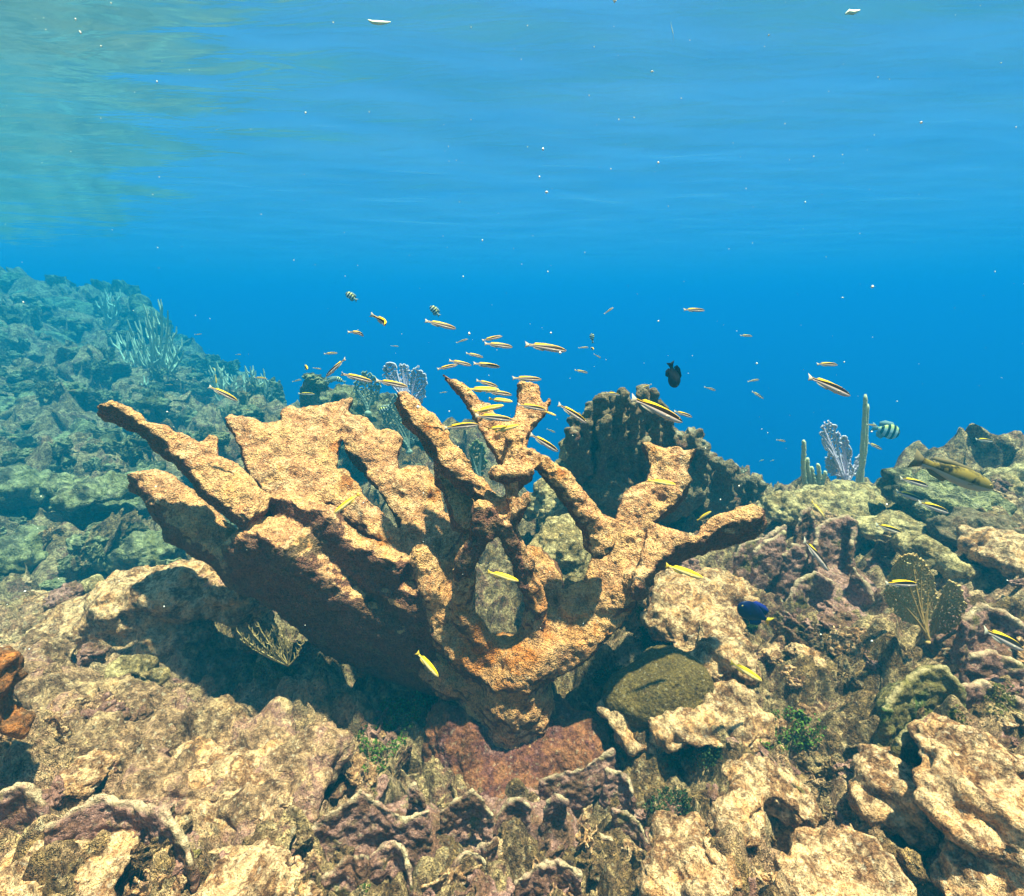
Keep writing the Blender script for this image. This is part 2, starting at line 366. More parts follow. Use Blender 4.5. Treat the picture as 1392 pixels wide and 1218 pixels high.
# ------------------------------------------------------------------ solid modelling on a voxel grid: smooth unions of plates, limbs and lumps
def smin(a, b, k):
    h = np.clip(0.5 + 0.5 * (b - a) / k, 0, 1); return b + (a - b) * h - k * h * (1 - h)
def poly_sdf_grid(poly, cell, pad):
    lo = poly.min(0) - pad; hi = poly.max(0) + pad
    n = np.ceil((hi - lo) / cell).astype(int) + 1
    X, Y = np.meshgrid(lo[0] + np.arange(n[0]) * cell, lo[1] + np.arange(n[1]) * cell, indexing='ij')
    d = np.full(X.shape, 1e9); s = np.ones(X.shape)
    for i in range(len(poly)):
        a, b = poly[i], poly[i - 1]; e = b - a
        wx, wy = X - a[0], Y - a[1]
        t = np.clip((wx * e[0] + wy * e[1]) / (e @ e + 1e-12), 0, 1)
        d = np.minimum(d, (wx - e[0] * t) ** 2 + (wy - e[1] * t) ** 2)
        c1 = Y >= a[1]; c2 = Y < b[1]; c3 = e[0] * wy > e[1] * wx
        s = np.where((c1 & c2 & c3) | (~c1 & ~c2 & ~c3), -s, s)
    return lo, cell, (np.sqrt(d) * s).astype(np.float32)
def bilin(g, x, y):
    lo, c, A = g; fx = np.clip((x - lo[0]) / c, 0, A.shape[0] - 1.001); fy = np.clip((y - lo[1]) / c, 0, A.shape[1] - 1.001)
    i = fx.astype(np.int32); j = fy.astype(np.int32); u = fx - i; v = fy - j
    return (A[i, j] * (1 - u) + A[i + 1, j] * u) * (1 - v) + (A[i, j + 1] * (1 - u) + A[i + 1, j + 1] * u) * v

class Prim: pass
def plate(px, anchors, thick, tag='', rnd=0.28, curl=0.0, under=0.12):
    """slab whose outline is given in photo pixels on the plane through an anchor (px, py, Y) with a given normal"""
    A = [at(*anchors[0])]; n = np.array(anchors[1], float); n /= np.linalg.norm(n)
    u = np.cross((0, 1, 0), n); u /= np.linalg.norm(u); v = np.cross(n, u); P = []
    for (x, y) in px:
        d = at(x, y, 1.0); s = (A[0] @ n) / (d @ n); P.append(d * s)
    P = np.array(P); q = np.stack([(P - A[0]) @ u, (P - A[0]) @ v], -1)
    p = Prim(); p.kind = 'plate'; p.o = A[0]; p.u, p.v, p.n = u, v, n; p.g = poly_sdf_grid(q, 0.004, 0.14); p.t = thick; p.tag = tag; p.r = rnd; p.curl = curl; p.under = under; p.dark = 0
    p.lo = P.min(0) - thick - 0.05; p.hi = P.max(0) + thick + 0.05; p.pts = P
    return p
def cap(a, b, ra, rb, tag='', flat=None):
    p = Prim(); p.dark = 0; p.kind = 'cap'; p.a, p.b, p.ra, p.rb = np.array(a, float), np.array(b, float), ra, rb; p.tag = tag; p.flat = flat
    m = max(ra, rb) + 0.05; p.lo = np.minimum(p.a, p.b) - m; p.hi = np.maximum(p.a, p.b) + m
    return p
def ell(c, r, tag='', sub=False, rot=0.0):
    p = Prim(); p.kind = 'sub' if sub else 'ell'; p.c = np.array(c, float); p.rr = np.array(r if hasattr(r, '__len__') else (r, r, r), float); p.tag = tag; p.rot = rot
    m = p.rr.max() + 0.04; p.lo = p.c - m; p.hi = p.c + m
    return p
def curtain(top, depth, thick, tag='', lean=(0, 0)):
    """upright wavy sheet hanging from a top edge (list of 3-D points)"""
    p = Prim(); p.kind = 'cur'; p.top = np.array(top, float); p.depth = depth; p.t = thick; p.tag = tag; p.lean = np.array(lean, float)
    p.lo = p.top.min(0) - np.array([thick + .04 + abs(lean[0]) * depth, thick + .04 + abs(lean[1]) * depth, depth + .02])
    p.hi = p.top.max(0) + thick + 0.04 + np.array([abs(lean[0]) * depth, abs(lean[1]) * depth, 0])
    return p
def prim_d(p, X):
    if p.kind == 'plate':
        q = X - p.o.astype(np.float32); a = q @ p.u.astype(np.float32); b = q @ p.v.astype(np.float32); c = q @ p.n.astype(np.float32)
        d2 = bilin(p.g, a, b); t = p.t * 0.5
        th = t * (0.72 + 0.28 * np.clip(-d2 / 0.05, 0, 1))          # thinner towards the growing edge
        c = c + p.curl * np.exp(-(d2 / 0.03) ** 2)
        dz = np.abs(c + t) - th; r = t * p.r
        d2 = d2 + p.under * np.clip(t * 0.25 - (c + t), 0, 2.2 * t)   # the rim slopes inwards below
        dx = d2 + r; dy = dz + r
        return np.minimum(np.maximum(dx, dy), 0) + np.sqrt(np.maximum(dx, 0) ** 2 + np.maximum(dy, 0) ** 2) - r
    if p.kind == 'cap':
        e = (p.b - p.a); t = np.clip(((X - p.a.astype(np.float32)) @ e.astype(np.float32)) / (e @ e + 1e-9), 0, 1)
        q = X - p.a.astype(np.float32) - t[..., None] * e.astype(np.float32)
        r = p.ra + (p.rb - p.ra) * t
        if p.flat is not None:
            n, k = np.array(p.flat[0], float), p.flat[1]; n /= np.linalg.norm(n); c = q @ n.astype(np.float32)
            L = np.sqrt(np.maximum((q ** 2).sum(-1) - c * c, 0)); return (np.sqrt(L * L + (c * k) ** 2) - r) * 0.8
        return np.sqrt((q ** 2).sum(-1)) - r
    if p.kind in ('ell', 'sub'):
        q = X - p.c.astype(np.float32)
        if p.rot:
            c, s = math.cos(p.rot), math.sin(p.rot); x = q[..., 0] * c + q[..., 1] * s; y = -q[..., 0] * s + q[..., 1] * c; q = np.stack([x, y, q[..., 2]], -1)
        k0 = np.sqrt(((q / p.rr.astype(np.float32)) ** 2).sum(-1)); return (k0 - 1) * p.rr.min() * (0.7 + 0.3)
    if p.kind == 'cur':
        best = None
        for i in range(len(p.top) - 1):
            a, b = p.top[i], p.top[i + 1]; e = (b - a)[:2]
            dz0 = X[..., 2]
            # lean: shift the query sideways with depth below the edge
            t = np.clip(((X[..., 0] - a[0]) * e[0] + (X[..., 1] - a[1]) * e[1]) / (e @ e + 1e-9), 0, 1)
            zt = a[2] + (b[2] - a[2]) * t; dd = zt - dz0
            dx = X[..., 0] - a[0] - t * e[0] - p.lean[0] * dd; dy = X[..., 1] - a[1] - t * e[1] - p.lean[1] * dd
            h = np.sqrt(dx * dx + dy * dy) - p.t * (0.7 + 0.9 * np.clip(dd / p.depth, 0, 1))
            u = np.maximum(-dd, dd - p.depth) + p.t * 0.5
            hh = h + p.t * 0.5
            d = np.minimum(np.maximum(hh, u), 0) + np.sqrt(np.maximum(hh, 0) ** 2 + np.maximum(u, 0) ** 2) - p.t * 0.5
            best = d if best is None else np.minimum(best, d)
        return best
def sdf_mesh(prims, vox, k=0.02, warp=(), owner=False, ktag=None):
    lo = np.min([p.lo for p in prims if p.kind != 'sub'], 0) - 3 * vox; hi = np.max([p.hi for p in prims if p.kind != 'sub'], 0) + 3 * vox
    n = np.ceil((hi - lo) / vox).astype(int) + 1
    D = np.full(n, 0.2, np.float32)
    def axes(i0, i1):
        g = np.meshgrid(*[lo[a] + np.arange(i0[a], i1[a]) * vox for a in range(3)], indexing='ij'); return np.stack(g, -1).astype(np.float32)
    Wf = None
    if warp:
        # warp field on a coarse grid, enlarged
        st = 4; m = [(nn + st - 1) // st + 1 for nn in n]
        G = np.stack(np.meshgrid(*[lo[a] + np.arange(m[a]) * vox * st for a in range(3)], indexing='ij'), -1)
        Wc = sum(amp * np.stack([perlin(G, s, 3.1), perlin(G, s, 44.7), perlin(G, s, 91.3)], -1) for amp, s in warp).astype(np.float32)
        ix = [np.minimum(np.arange(nn) / st, mm - 1.001) for nn, mm in zip(n, m)]
        def up(A, ax):
            f = ix[ax]; i = f.astype(int); w = (f - i).astype(np.float32); sh = [1, 1, 1, 1]; sh[ax] = -1; w = w.reshape(sh)
            return np.take(A, i, ax) * (1 - w) + np.take(A, i + 1, ax) * w
        Wf = up(up(up(Wc, 0), 1), 2)
    for p in prims:
        i0 = np.clip(np.floor((p.lo - lo) / vox).astype(int) - 2, 0, n); i1 = np.clip(np.ceil((p.hi - lo) / vox).astype(int) + 3, 0, n)
        if (i1 <= i0).any(): continue
        sl = tuple(slice(a, b) for a, b in zip(i0, i1))
        X = axes(i0, i1)
        if Wf is not None: X = X + Wf[sl]
        d = prim_d(p, X).astype(np.float32)
        if p.kind == 'sub': D[sl] = -smin(-D[sl], d, k * 0.5)
        else: D[sl] = smin(D[sl], d, k)
    g = openvdb.FloatGrid(0.2); g.copyFromArray(D)
    V, Q = g.convertToQuads(0.0)
    V = np.asarray(V) * vox + lo; Q = np.asarray(Q).astype(np.int32)
    return V, Q
def vnormals(V, Q):
    a = V[Q[:, 2]] - V[Q[:, 0]]; b = V[Q[:, 3]] - V[Q[:, 1]]; fn = np.cross(a, b); N = np.zeros_like(V)
    for k in range(4): np.add.at(N, Q[:, k], fn)
    return N / (np.linalg.norm(N, axis=1)[:, None] + 1e-12)
def smooth_v(V, Q, it=2, f=0.5):
    for _ in range(it):
        S = np.zeros_like(V); C = np.zeros(len(V))
        for k in range(4):
            np.add.at(S, Q[:, k], V[Q[:, (k + 1) % 4]]); np.add.at(S, Q[:, k], V[Q[:, k - 1]]); np.add.at(C, Q[:, k], 2)
        V = V * (1 - f) + f * S / C[:, None]
    return V
def roughen(V, Q, terms):
    """terms: (kind, scale, amplitude, offset) displaced along the normal"""
    N = vnormals(V, Q); h = np.zeros(len(V))
    for kind, s, a, off in terms:
        if kind == 'n': h += a * fbm(V, s, 2, off)
        elif kind == 'w': h += a * (0.5 - worley(V, s, off)) * 1.4
        elif kind == 'pit': h -= a * np.exp(-(worley(V, s, off) / 0.3) ** 2)
        elif kind == 'r': h += a * (ridged(V, s, 2, off) - 0.5)
    return V + N * h[:, None]
def ground_point(V):
    c = V.mean(0); return np.array([c[0], c[1], V[:, 2].min()])
def coral(name, label, cat, prims, mat, vox, k=0.02, warp=((0.02, 6), ), rough=(('n', 14, .012, 0), ('w', 30, .008, 2)), group=None, edge=None, smooth=1):
    V, Q = sdf_mesh(prims, vox, k, warp)
    V = smooth_v(V, Q, smooth); V = roughen(V, Q, rough)
    at_ = {}
    if edge is not None: at_['edge'] = edge(V, vnormals(V, Q))
    o = mesh_np(name, V, Q, mat, attrs=at_, loc=ground_point(V)); tag(o, label, cat, group)
    return o
def near_pts(P, r):
    P = np.array(P)
    def f(V, N):
        m = np.full(len(V), 9.0)
        for p in P: m = np.minimum(m, np.linalg.norm(V - p, axis=1))
        return np.clip(1 - m / r, 0, 1)
    return f
def near_line(tops, r):
    def f(V, N):
        m = np.full(len(V), 9.0)
        for T in tops:
            T = np.array(T)
            for i in range(len(T) - 1):
                a, b = T[i], T[i + 1]; e = b - a; t = np.clip(((V - a) @ e) / (e @ e + 1e-9), 0, 1)
                m = np.minimum(m, np.linalg.norm(V - a - t[:, None] * e, axis=1))
        return np.clip(1 - m / r, 0, 1)
    return f
# ------------------------------------------------------------------ the elkhorn coral
def build_elkhorn():
    P = []
    # long frond reaching up to the left
    P.append(plate([(125,543),(150,538),(182,546),(208,566),(240,575),(262,590),(283,580),(296,588),(302,612),(330,622),(352,648),(372,668),(362,688),(340,708),(300,672),(270,648),(235,612),(205,590),(180,566),(150,552),(128,550)],
                   [(585,862,0.99),(.52,-.50,  .80)], .105, 'long left frond'))
    # broad fan left of centre
    P.append(plate([(299,560),(312,555),(335,561),(352,570),(379,566),(378,550),(384,543),(396,546),(406,550),(440,544),(462,535),(478,533),(474,556),(464,584),(461,602),(464,625),(452,648),(440,672),(440,690),(470,720),(515,750),(538,768),(545,795),(580,815),(588,845),(540,825),(480,775),(420,722),(375,690),(362,676),(345,650),(330,622),(322,600),(310,583)],
                   [(570,825,1.02),(.30,-.62,  .75)], .090, 'broad fan'))
    P.append(plate([(296,668),(325,684),(350,700),(360,682),(376,678),(392,684),(405,693),(424,696),(440,709),(455,728),(478,748),(500,752),(520,764),(532,770),(540,780),(543,804),(560,812),(575,826),(600,850),(598,892),(530,868),(450,808),(390,766),(340,720),(300,680)],
                   [(570,828,1.005),(-.37,-1.0,-.15)], .07, 'broad fan')); P[-1].dark = 1  # dark crust face; shade below the fan is painted into it
    P.append(plate([(290,750),(335,735),(380,752),(430,792),(520,855),(600,900),(640,945),(590,958),(500,930),(420,884),(345,824),(308,786)], [(600,930,1.05),(-.25,-1,-.35)], .12, 'lower left plate')); P[-1].dark = 1  # dark face carrying the shadow of the fronds above in its crust colour
    P.append(plate([(670,640),(690,648),(718,640),(722,655),(708,672),(690,674),(674,660)], [(695,650,1.045),(0,-1,-.15)], .035, 'antler frond')); P[-1].dark = 1  # this and the next two: crust colour also paints their shaded fronts
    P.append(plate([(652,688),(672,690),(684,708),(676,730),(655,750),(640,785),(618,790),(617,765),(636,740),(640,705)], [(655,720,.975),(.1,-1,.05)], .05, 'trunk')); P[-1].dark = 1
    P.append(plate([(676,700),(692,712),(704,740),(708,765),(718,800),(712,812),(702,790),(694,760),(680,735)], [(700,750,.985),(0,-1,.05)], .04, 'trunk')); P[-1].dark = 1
    # second fan behind it
    P.append(plate([(462,565),(476,555),(499,563),(513,580),(539,580),(547,592),(541,615),(545,634),(565,627),(585,628),(598,648),(607,690),(630,700),(645,760),(600,810),(572,790),(557,750),(545,712),(525,680),(509,655),(488,628),(468,606)],
                   [(600,790,1.09),(.22,-.66,  .72)], .085, 'rear fan'))
    P.append(plate([(450,634),(470,630),(497,665),(522,690),(546,715),(562,760),(585,800),(570,812),(552,792),(530,745),(500,722),(470,702),(440,682),(438,660)],
                   [(570,805,1.05),(.35,-.60,  .75)], .090, 'rear fan lobe'))
    # long straight frond in the middle
    P.append(plate([(540,528),(558,524),(568,537),(592,554),(612,574),(622,597),(640,614),(660,640),(677,660),(694,678),(720,668),(718,690),(700,715),(680,700),(658,668),(631,651),(605,628),(590,606),(575,585),(558,560),(545,538)],
                   [(700,700,1.03),(.42,-.62,  .70)], .085, 'straight frond'))
    P.append(plate([(590,606),(608,630),(640,658),(662,680),(665,705),(640,720),(622,712),(612,680),(600,650)],
                   [(640,715,1.06),(.35,-.6,  .7)], .075, 'straight frond lobe'))
    # antler frond at the top centre
    P.append(plate([(597,505),(604,506),(614,512),(626,513),(640,523),(654,537),(668,546),(678,558),(686,566),(697,566),(702,552),(707,534),(703,518),(716,515),(735,517),(736,534),(741,540),(749,533),(754,538),(748,550),(739,562),(727,573),(718,590),(713,604),(714,617),(728,625),(722,640),(695,640),(680,628),(667,608),(655,592),(644,570),(634,551),(625,533),(614,522)],
                   [(695,636,1.07),(.05,-.75,  .62)], .055, 'antler frond'))
    # broad right frond
    P.append(plate([(869,597),(891,599),(914,601),(949,606),(945,620),(933,634),(941,645),(936,664),(917,687),(899,702),(882,712),(884,730),(879,750),(870,766),(863,785),(865,806),(842,828),(806,840),(770,845),(748,828),(757,806),(792,788),(800,757),(802,725),(797,706),(784,682),(800,680),(816,694),(838,703),(843,680),(849,666),(862,655),(877,648),(881,630),(876,612)],
                   [(800,830,1.0),(-.28,-.72,  .64)], .085, 'broad right frond'))
    # arm stretched to the right
    P.append(plate([(878,704),(895,706),(914,713),(932,721),(943,719),(952,704),(970,692),(999,681),(1019,675),(1035,681),(1034,692),(1020,706),(995,712),(968,722),(940,735),(915,745),(890,758),(868,790),(850,800),(862,750)],
                   [(862,790,0.955),(-.42,-.38,  .85)], .11, 'right arm'))
    # lower left plate
    P.append(plate([(165,633),(180,630),(225,632),(270,662),(345,728),(400,775),(380,800),(330,785),(298,764),(276,742),(249,722),(227,711),(223,694),(206,677),(190,655),(173,641)],
                   [(600,930,1.06),(.52,-.42,  .80)], .14, 'lower left plate'))
    def C(a, b, ra, rb, tag, flat=None):
        A, B = at(*a), at(*b); P.append(cap(A, B, R(ra, a[2], a[1]), R(rb, b[2], b[1]), tag, flat))
    # limbs and trunk
    C((716,620,1.10),(738,632,1.08),12,12,'strut'); C((738,632,1.08),(765,655,1.06),12,13,'strut'); C((765,655,1.06),(800,700,1.05),13,17,'strut'); C((800,700,1.05),(815,740,1.03),17,20,'strut')
    C((697,600,1.10),(695,640,1.07),13,16,'antler frond'); C((674,642,1.05),(716,644,1.05),12,12,'antler frond'); C((694,655,1.06),(700,700,1.04),14,14,'trunk')
    C((700,695,1.01),(717,676,1.01),12,9,'straight frond'); 
    C((655,700,1.01),(660,725,1.0),13,13,'trunk'); C((660,725,1.0),(632,775,1.0),14,13,'trunk')
    C((632,775,1.0),(628,830,1.0),14,16,'trunk'); C((628,830,1.0),(662,885,1.0),17,20,'trunk'); C((662,885,1.0),(705,908,1.0),20,24,'trunk')
    C((690,715,1.01),(714,765,1.01),10,13,'trunk'); C((714,765,1.01),(728,820,1.01),13,16,'trunk'); C((728,820,1.01),(718,880,1.01),16,20,'trunk')
    P.append(plate([(572,790),(585,770),(606,752),(622,735),(636,712),(650,692),(664,700),(662,735),(645,765),(652,790),(650,835),(664,868),(695,890),(703,932),(655,930),(615,902),(588,868),(574,825)], [(640,880,.975),(.30,-.78,.55)], .085, 'trunk'))
    P.append(plate([(692,892),(712,872),(722,835),(716,795),(704,762),(714,738),(736,742),(757,765),(763,800),(757,826),(790,838),(830,830),(866,800),(866,826),(834,868),(795,902),(745,930),(695,934)], [(740,890,.975),(-.22,-.80,.55)], .085, 'trunk'))
    C((705,905,.98),(785,866,1.02),34,24,'trunk'); C((785,866,1.02),(835,830,1.03),24,17,'trunk'); C((835,830,1.03),(864,785,1.02),17,16,'right arm')
    C((590,800,1.04),(615,860,1.03),22,28,'trunk'); C((615,860,1.03),(660,905,1.03),28,32,'trunk'); C((575,760,1.07),(600,820,1.05),20,24,'trunk')
    C((560,800,1.08),(540,770,1.10),20,22,'rear fan'); C((600,905,1.06),(660,930,1.05),30,36,'trunk')
    C((695,912,1.0),(700,968,1.02),48,58,'trunk'); C((660,925,1.05),(690,1000,1.04),44,60,'trunk')
    vox = 0.0044
    V, Q = sdf_mesh(P, vox, 0.014, warp=((0.014, 5.5), (0.010, 14), (0.006, 33)))
    V = smooth_v(V, Q, 1)
    V = roughen(V, Q, (('n', 9, .010, 0), ('w', 26, .0045, 2), ('w', 80, .0030, 5), ('pit', 20, .010, 7), ('pit', 45, .005, 4), ('n', 150, .0028, 9)))
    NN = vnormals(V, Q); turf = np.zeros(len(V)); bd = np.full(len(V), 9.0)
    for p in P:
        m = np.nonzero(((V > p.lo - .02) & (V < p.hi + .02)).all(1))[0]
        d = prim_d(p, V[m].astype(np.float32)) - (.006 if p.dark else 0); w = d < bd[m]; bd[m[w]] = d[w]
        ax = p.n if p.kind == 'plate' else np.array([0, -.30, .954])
        a = NN[m[w]] @ ax; turf[m[w]] = sstep(.80, .35, NN[m[w], 2]) if p.dark else (sstep(.78, .30, a) if p.kind == 'plate' else sstep(.40, -.05, a))  # mask for crust and painted shade, by how far faces turn down
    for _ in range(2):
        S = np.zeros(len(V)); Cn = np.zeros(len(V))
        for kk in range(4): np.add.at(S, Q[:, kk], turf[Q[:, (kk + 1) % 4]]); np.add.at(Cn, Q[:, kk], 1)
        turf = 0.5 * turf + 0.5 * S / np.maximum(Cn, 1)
    # which branch each face belongs to
    tags = []; [tags.append(p.tag) for p in P if p.tag not in tags]
    cen = V[Q].mean(1).astype(np.float32); best = np.full(len(cen), 9.0); own = np.zeros(len(cen), int)
    for p in P:
        m = ((cen > p.lo - .02) & (cen < p.hi + .02)).all(1)
        d = prim_d(p, cen[m]); idx = np.nonzero(m)[0]; w = d < best[idx]; best[idx[w]] = d[w]; own[idx[w]] = tags.index(p.tag)
    root_loc = at(700, 960, 1.0)
    root = empty('elkhorn_coral', root_loc)
    tag(root, 'large tan elkhorn coral with broad branching fronds standing at the middle of the reef', 'coral')
    for i, tg in enumerate(tags):
        f = Q[own == i]
        if not len(f): continue
        u, inv = np.unique(f, return_inverse=True)
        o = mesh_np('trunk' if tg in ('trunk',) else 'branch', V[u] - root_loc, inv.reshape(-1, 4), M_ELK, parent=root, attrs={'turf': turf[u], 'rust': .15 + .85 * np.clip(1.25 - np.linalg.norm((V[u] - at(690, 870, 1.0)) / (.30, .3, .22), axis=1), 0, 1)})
        if tg != 'trunk': o['label'] = tg
    return root
build_elkhorn()
# ------------------------------------------------------------------ corals and rocks standing on the reef
def E(px, py, Y, rx, rz=None, ry=None, sub=False, rot=0.0):
    if px < 420 and Y > 2.8: Y *= .85
    k = R(1, Y, py); rz = rx if rz is None else rz; ry = rx if ry is None else ry
    return ell(at(px, py, Y), (rx * k, ry * k, rz * k), sub=sub, rot=rot)
def CAP(a, b, ra, rb=None):
    rb = ra if rb is None else rb
    return cap(at(*a), at(*b), R(ra, a[2], a[1]), R(rb, b[2], b[1]))
def snap(pts):
    """how much nearer a group has to stand so that it rests on the reef instead of inside it"""
    q = [hit(x, y, 5, near_set(x, y, 25, 25))[1] / Y for x, y, Y in pts]
    return float(np.clip(np.median(q), .80, 1.02))
def L(pts): return [at(*p) for p in pts]

# the hollow boulder under the lower left frond
coral('hollow_boulder', 'long cream topped boulder with a dark hollow in front, under the lowest left frond', 'boulder',
      [E(60,880,1.22,75,32), E(120,850,1.25,60,36), E(190,815,1.27,55,38), E(250,800,1.27,50,34), E(315,800,1.3,52,36), E(150,905,1.12,45,24), E(230,870,1.22,50,30), E(350,850,1.28,30,40),
       E(285,868,1.08,62,34,30,sub=True), E(205,850,1.07,40,22,26,sub=True), E(320,895,1.10,42,30,34,sub=True)],
      M_FORE, .006, .03, warp=((.03,5),(.012,15)), rough=(('w',16,.022,0),('w',42,.008,3),('pit',13,.02,5),('n',70,.005,1)))
coral('boulder_coral', 'pale round knob at the left end of the cream topped boulder', 'coral', [E(128,797,1.45,14,11), E(148,806,1.42,16,12)], M_PALE, .005, .02)
# pedestal under the elkhorn
coral('encrusted_pedestal', 'reddish brown encrusted rock pedestal directly under the elkhorn coral trunk', 'rock',
      [E(640,1020,.98,60,66), E(720,1010,1.0,70,60), E(790,1030,.95,62,52), E(690,1070,.90,90,52), E(610,985,1.0,26,38), E(840,1060,.92,40,36)],
      reef_mat('reddish_crust', [MAROON, BROWN, (0.30, 0.12, 0.06), MAROON, PINK, (0.28, 0.14, 0.08)], macro=8, mid=45, fine=160, bump=.012, fleck=.25), .0045, .03,
      warp=((.02,6),(.008,20)), rough=(('w',22,.014,0),('w',55,.006,3),('pit',14,.018,5),('n',110,.004,1)))

def frill(name, label, tops, mat, vox, depth, thick, extra=(), cat='plate coral', lean=(0, -.15), er=.011, rough=(('n',45,.006,0),('w',60,.004,2),('n',150,.002,4)), warp=((.014,12),(.006,30)), group=None):
    f = snap([(p[0], p[1] + 22, p[2]) for t in tops for p in t[::2]])
    T = [L([(x, y, Y * f) for x, y, Y in t]) for t in tops]
    P = [curtain(t, depth, thick, lean=lean) for t in T] + [E(b[0], b[1], b[2] * f, *b[3:]) for b in extra]
    return coral(name, label, cat, P, mat, vox, .012, warp, rough, edge=near_line(T, er), group=group)
frill('frilled_plate_coral', 'frilled brown coral plates with cream edges, at the left foot of the red pedestal',
      [[(398,1150,.58),(415,1134,.60),(445,1108,.62),(490,1076,.64),(520,1095,.64),(552,1112,.63),(585,1100,.64)],
       [(548,1112,.66),(552,1068,.68),(562,1064,.68),(575,1082,.67)], [(500,1160,.55),(530,1140,.57),(548,1152,.56),(560,1200,.53)], [(440,1190,.53),(470,1160,.55),(490,1165,.54)]],
      M_PLATE, .0032, .11, .0045, [(480,1170,.64,75,50), (550,1150,.68,60,40)])
frill('frilled_plate_coral', 'small scalloped brown coral plates with cream rims at the foot of the red pedestal',
      [[(598,1100,.68),(612,1088,.69),(630,1080,.70),(645,1072,.70),(658,1084,.69),(668,1108,.68)], [(672,1112,.70),(680,1098,.71),(692,1086,.72),(706,1082,.72),(718,1094,.71)],
       [(738,1104,.70),(744,1085,.71),(754,1074,.72),(770,1088,.71)], [(622,1172,.58),(636,1158,.60),(652,1160,.60),(668,1185,.58)], [(650,1148,.63),(662,1142,.63),(672,1136,.64)], [(700,1200,.55),(730,1175,.57),(760,1170,.57),(790,1190,.55)]],
      M_PLATE, .0032, .10, .0045, [(640,1150,.72,60,45), (720,1150,.72,70,45)])
frill('frilled_plate_coral', 'stepped brown coral plate with a long cream rim right of the red pedestal',
      [[(733,1058,.80),(760,1052,.80),(790,1044,.80),(815,1030,.81),(832,1022,.82)], [(822,1046,.78),(838,1050,.78),(852,1054,.77),(858,1075,.75)], [(836,1095,.70),(852,1100,.70),(866,1112,.69),(880,1140,.66)], [(800,1130,.66),(830,1140,.65),(850,1165,.62)]],
      M_PLATE, .0034, .10, .005, [(800,1110,.84,70,50), (840,1150,.76,50,50)])
frill('frilled_plate_coral', 'dark maroon coral plate with a bright rim near the bottom left corner',
      [[(60,1120,.52),(95,1100,.54),(140,1082,.56),(180,1090,.56),(222,1100,.55)], [(222,1100,.55),(245,1130,.53),(262,1165,.51)], [(0,1075,.56),(30,1062,.57),(62,1085,.56)]],
      M_PLATE, .0032, .10, .006, [(160,1160,.60,85,40), (30,1130,.60,60,40)], er=.014)
# ridge of twisted plates at the right
frill('twisted_plate_coral', 'twisted purple brown coral plates with pale rims, below the tip of the right elkhorn arm',
      [[(1000,752,1.42),(1006,738,1.43),(1025,733,1.44),(1045,727,1.45),(1068,712,1.46)], [(1026,748,1.38),(1040,735,1.39),(1058,728,1.40),(1068,720,1.42)], [(1064,752,1.36),(1078,738,1.37),(1092,742,1.37),(1100,768,1.35)], [(1084,712,1.46),(1088,695,1.48),(1100,690,1.5),(1106,706,1.48)]],
      M_PLATE, .0055, .16, .009, [(1050,800,1.50,65,55)], er=.014)
frill('twisted_plate_coral', 'upright crumpled coral plate with a flat pale crest, left of the golden sea fan',
      [[(1108,740,1.34),(1112,715,1.37),(1128,704,1.38),(1152,698,1.38),(1162,706,1.36),(1158,740,1.32)], [(1070,815,1.22),(1082,792,1.24),(1108,776,1.25),(1130,790,1.22)], [(1160,770,1.25),(1176,790,1.22),(1190,822,1.18),(1196,850,1.14)], [(1130,850,1.12),(1150,835,1.14),(1170,850,1.12)]],
      M_PLATE, .0055, .18, .010, [(1125,830,1.34,65,70), (1150,880,1.2,70,60), (1100,900,1.2,50,40)], er=.014)
frill('twisted_plate_coral', 'low olive plate coral with a thin lit rim, above the bottom right rocks',
      [[(1205,960,.86),(1225,925,.89),(1255,908,.91),(1285,905,.91),(1305,930,.88)], [(1225,1010,.78),(1240,985,.80),(1270,972,.82)]],
      reef_mat('olive_turf', [(0.12,.10,.03), OLIVE, (0.2,.16,.07), GREEN, OLIVE], macro=14, mid=70, fine=220, bump=.008, edge=(.55,.42,.22,1), fleck=.3), .0042, .15, .010, [(1265,980,.92,60,45), (1330,985,.92,55,30)])
frill('frilled_plate_coral', 'crumpled coral plates with shadowed folds at the right edge, below the golden sea fan',
      [[(1310,838,1.05),(1335,822,1.07),(1362,830,1.06),(1392,850,1.02),(1420,870,1.0)], [(1320,890,.95),(1350,880,.96),(1392,900,.93)], [(1300,930,.9),(1340,925,.9),(1392,950,.87)]],
      M_PLATE, .005, .12, .009, [(1360,890,1.08,80,45)], er=.015)

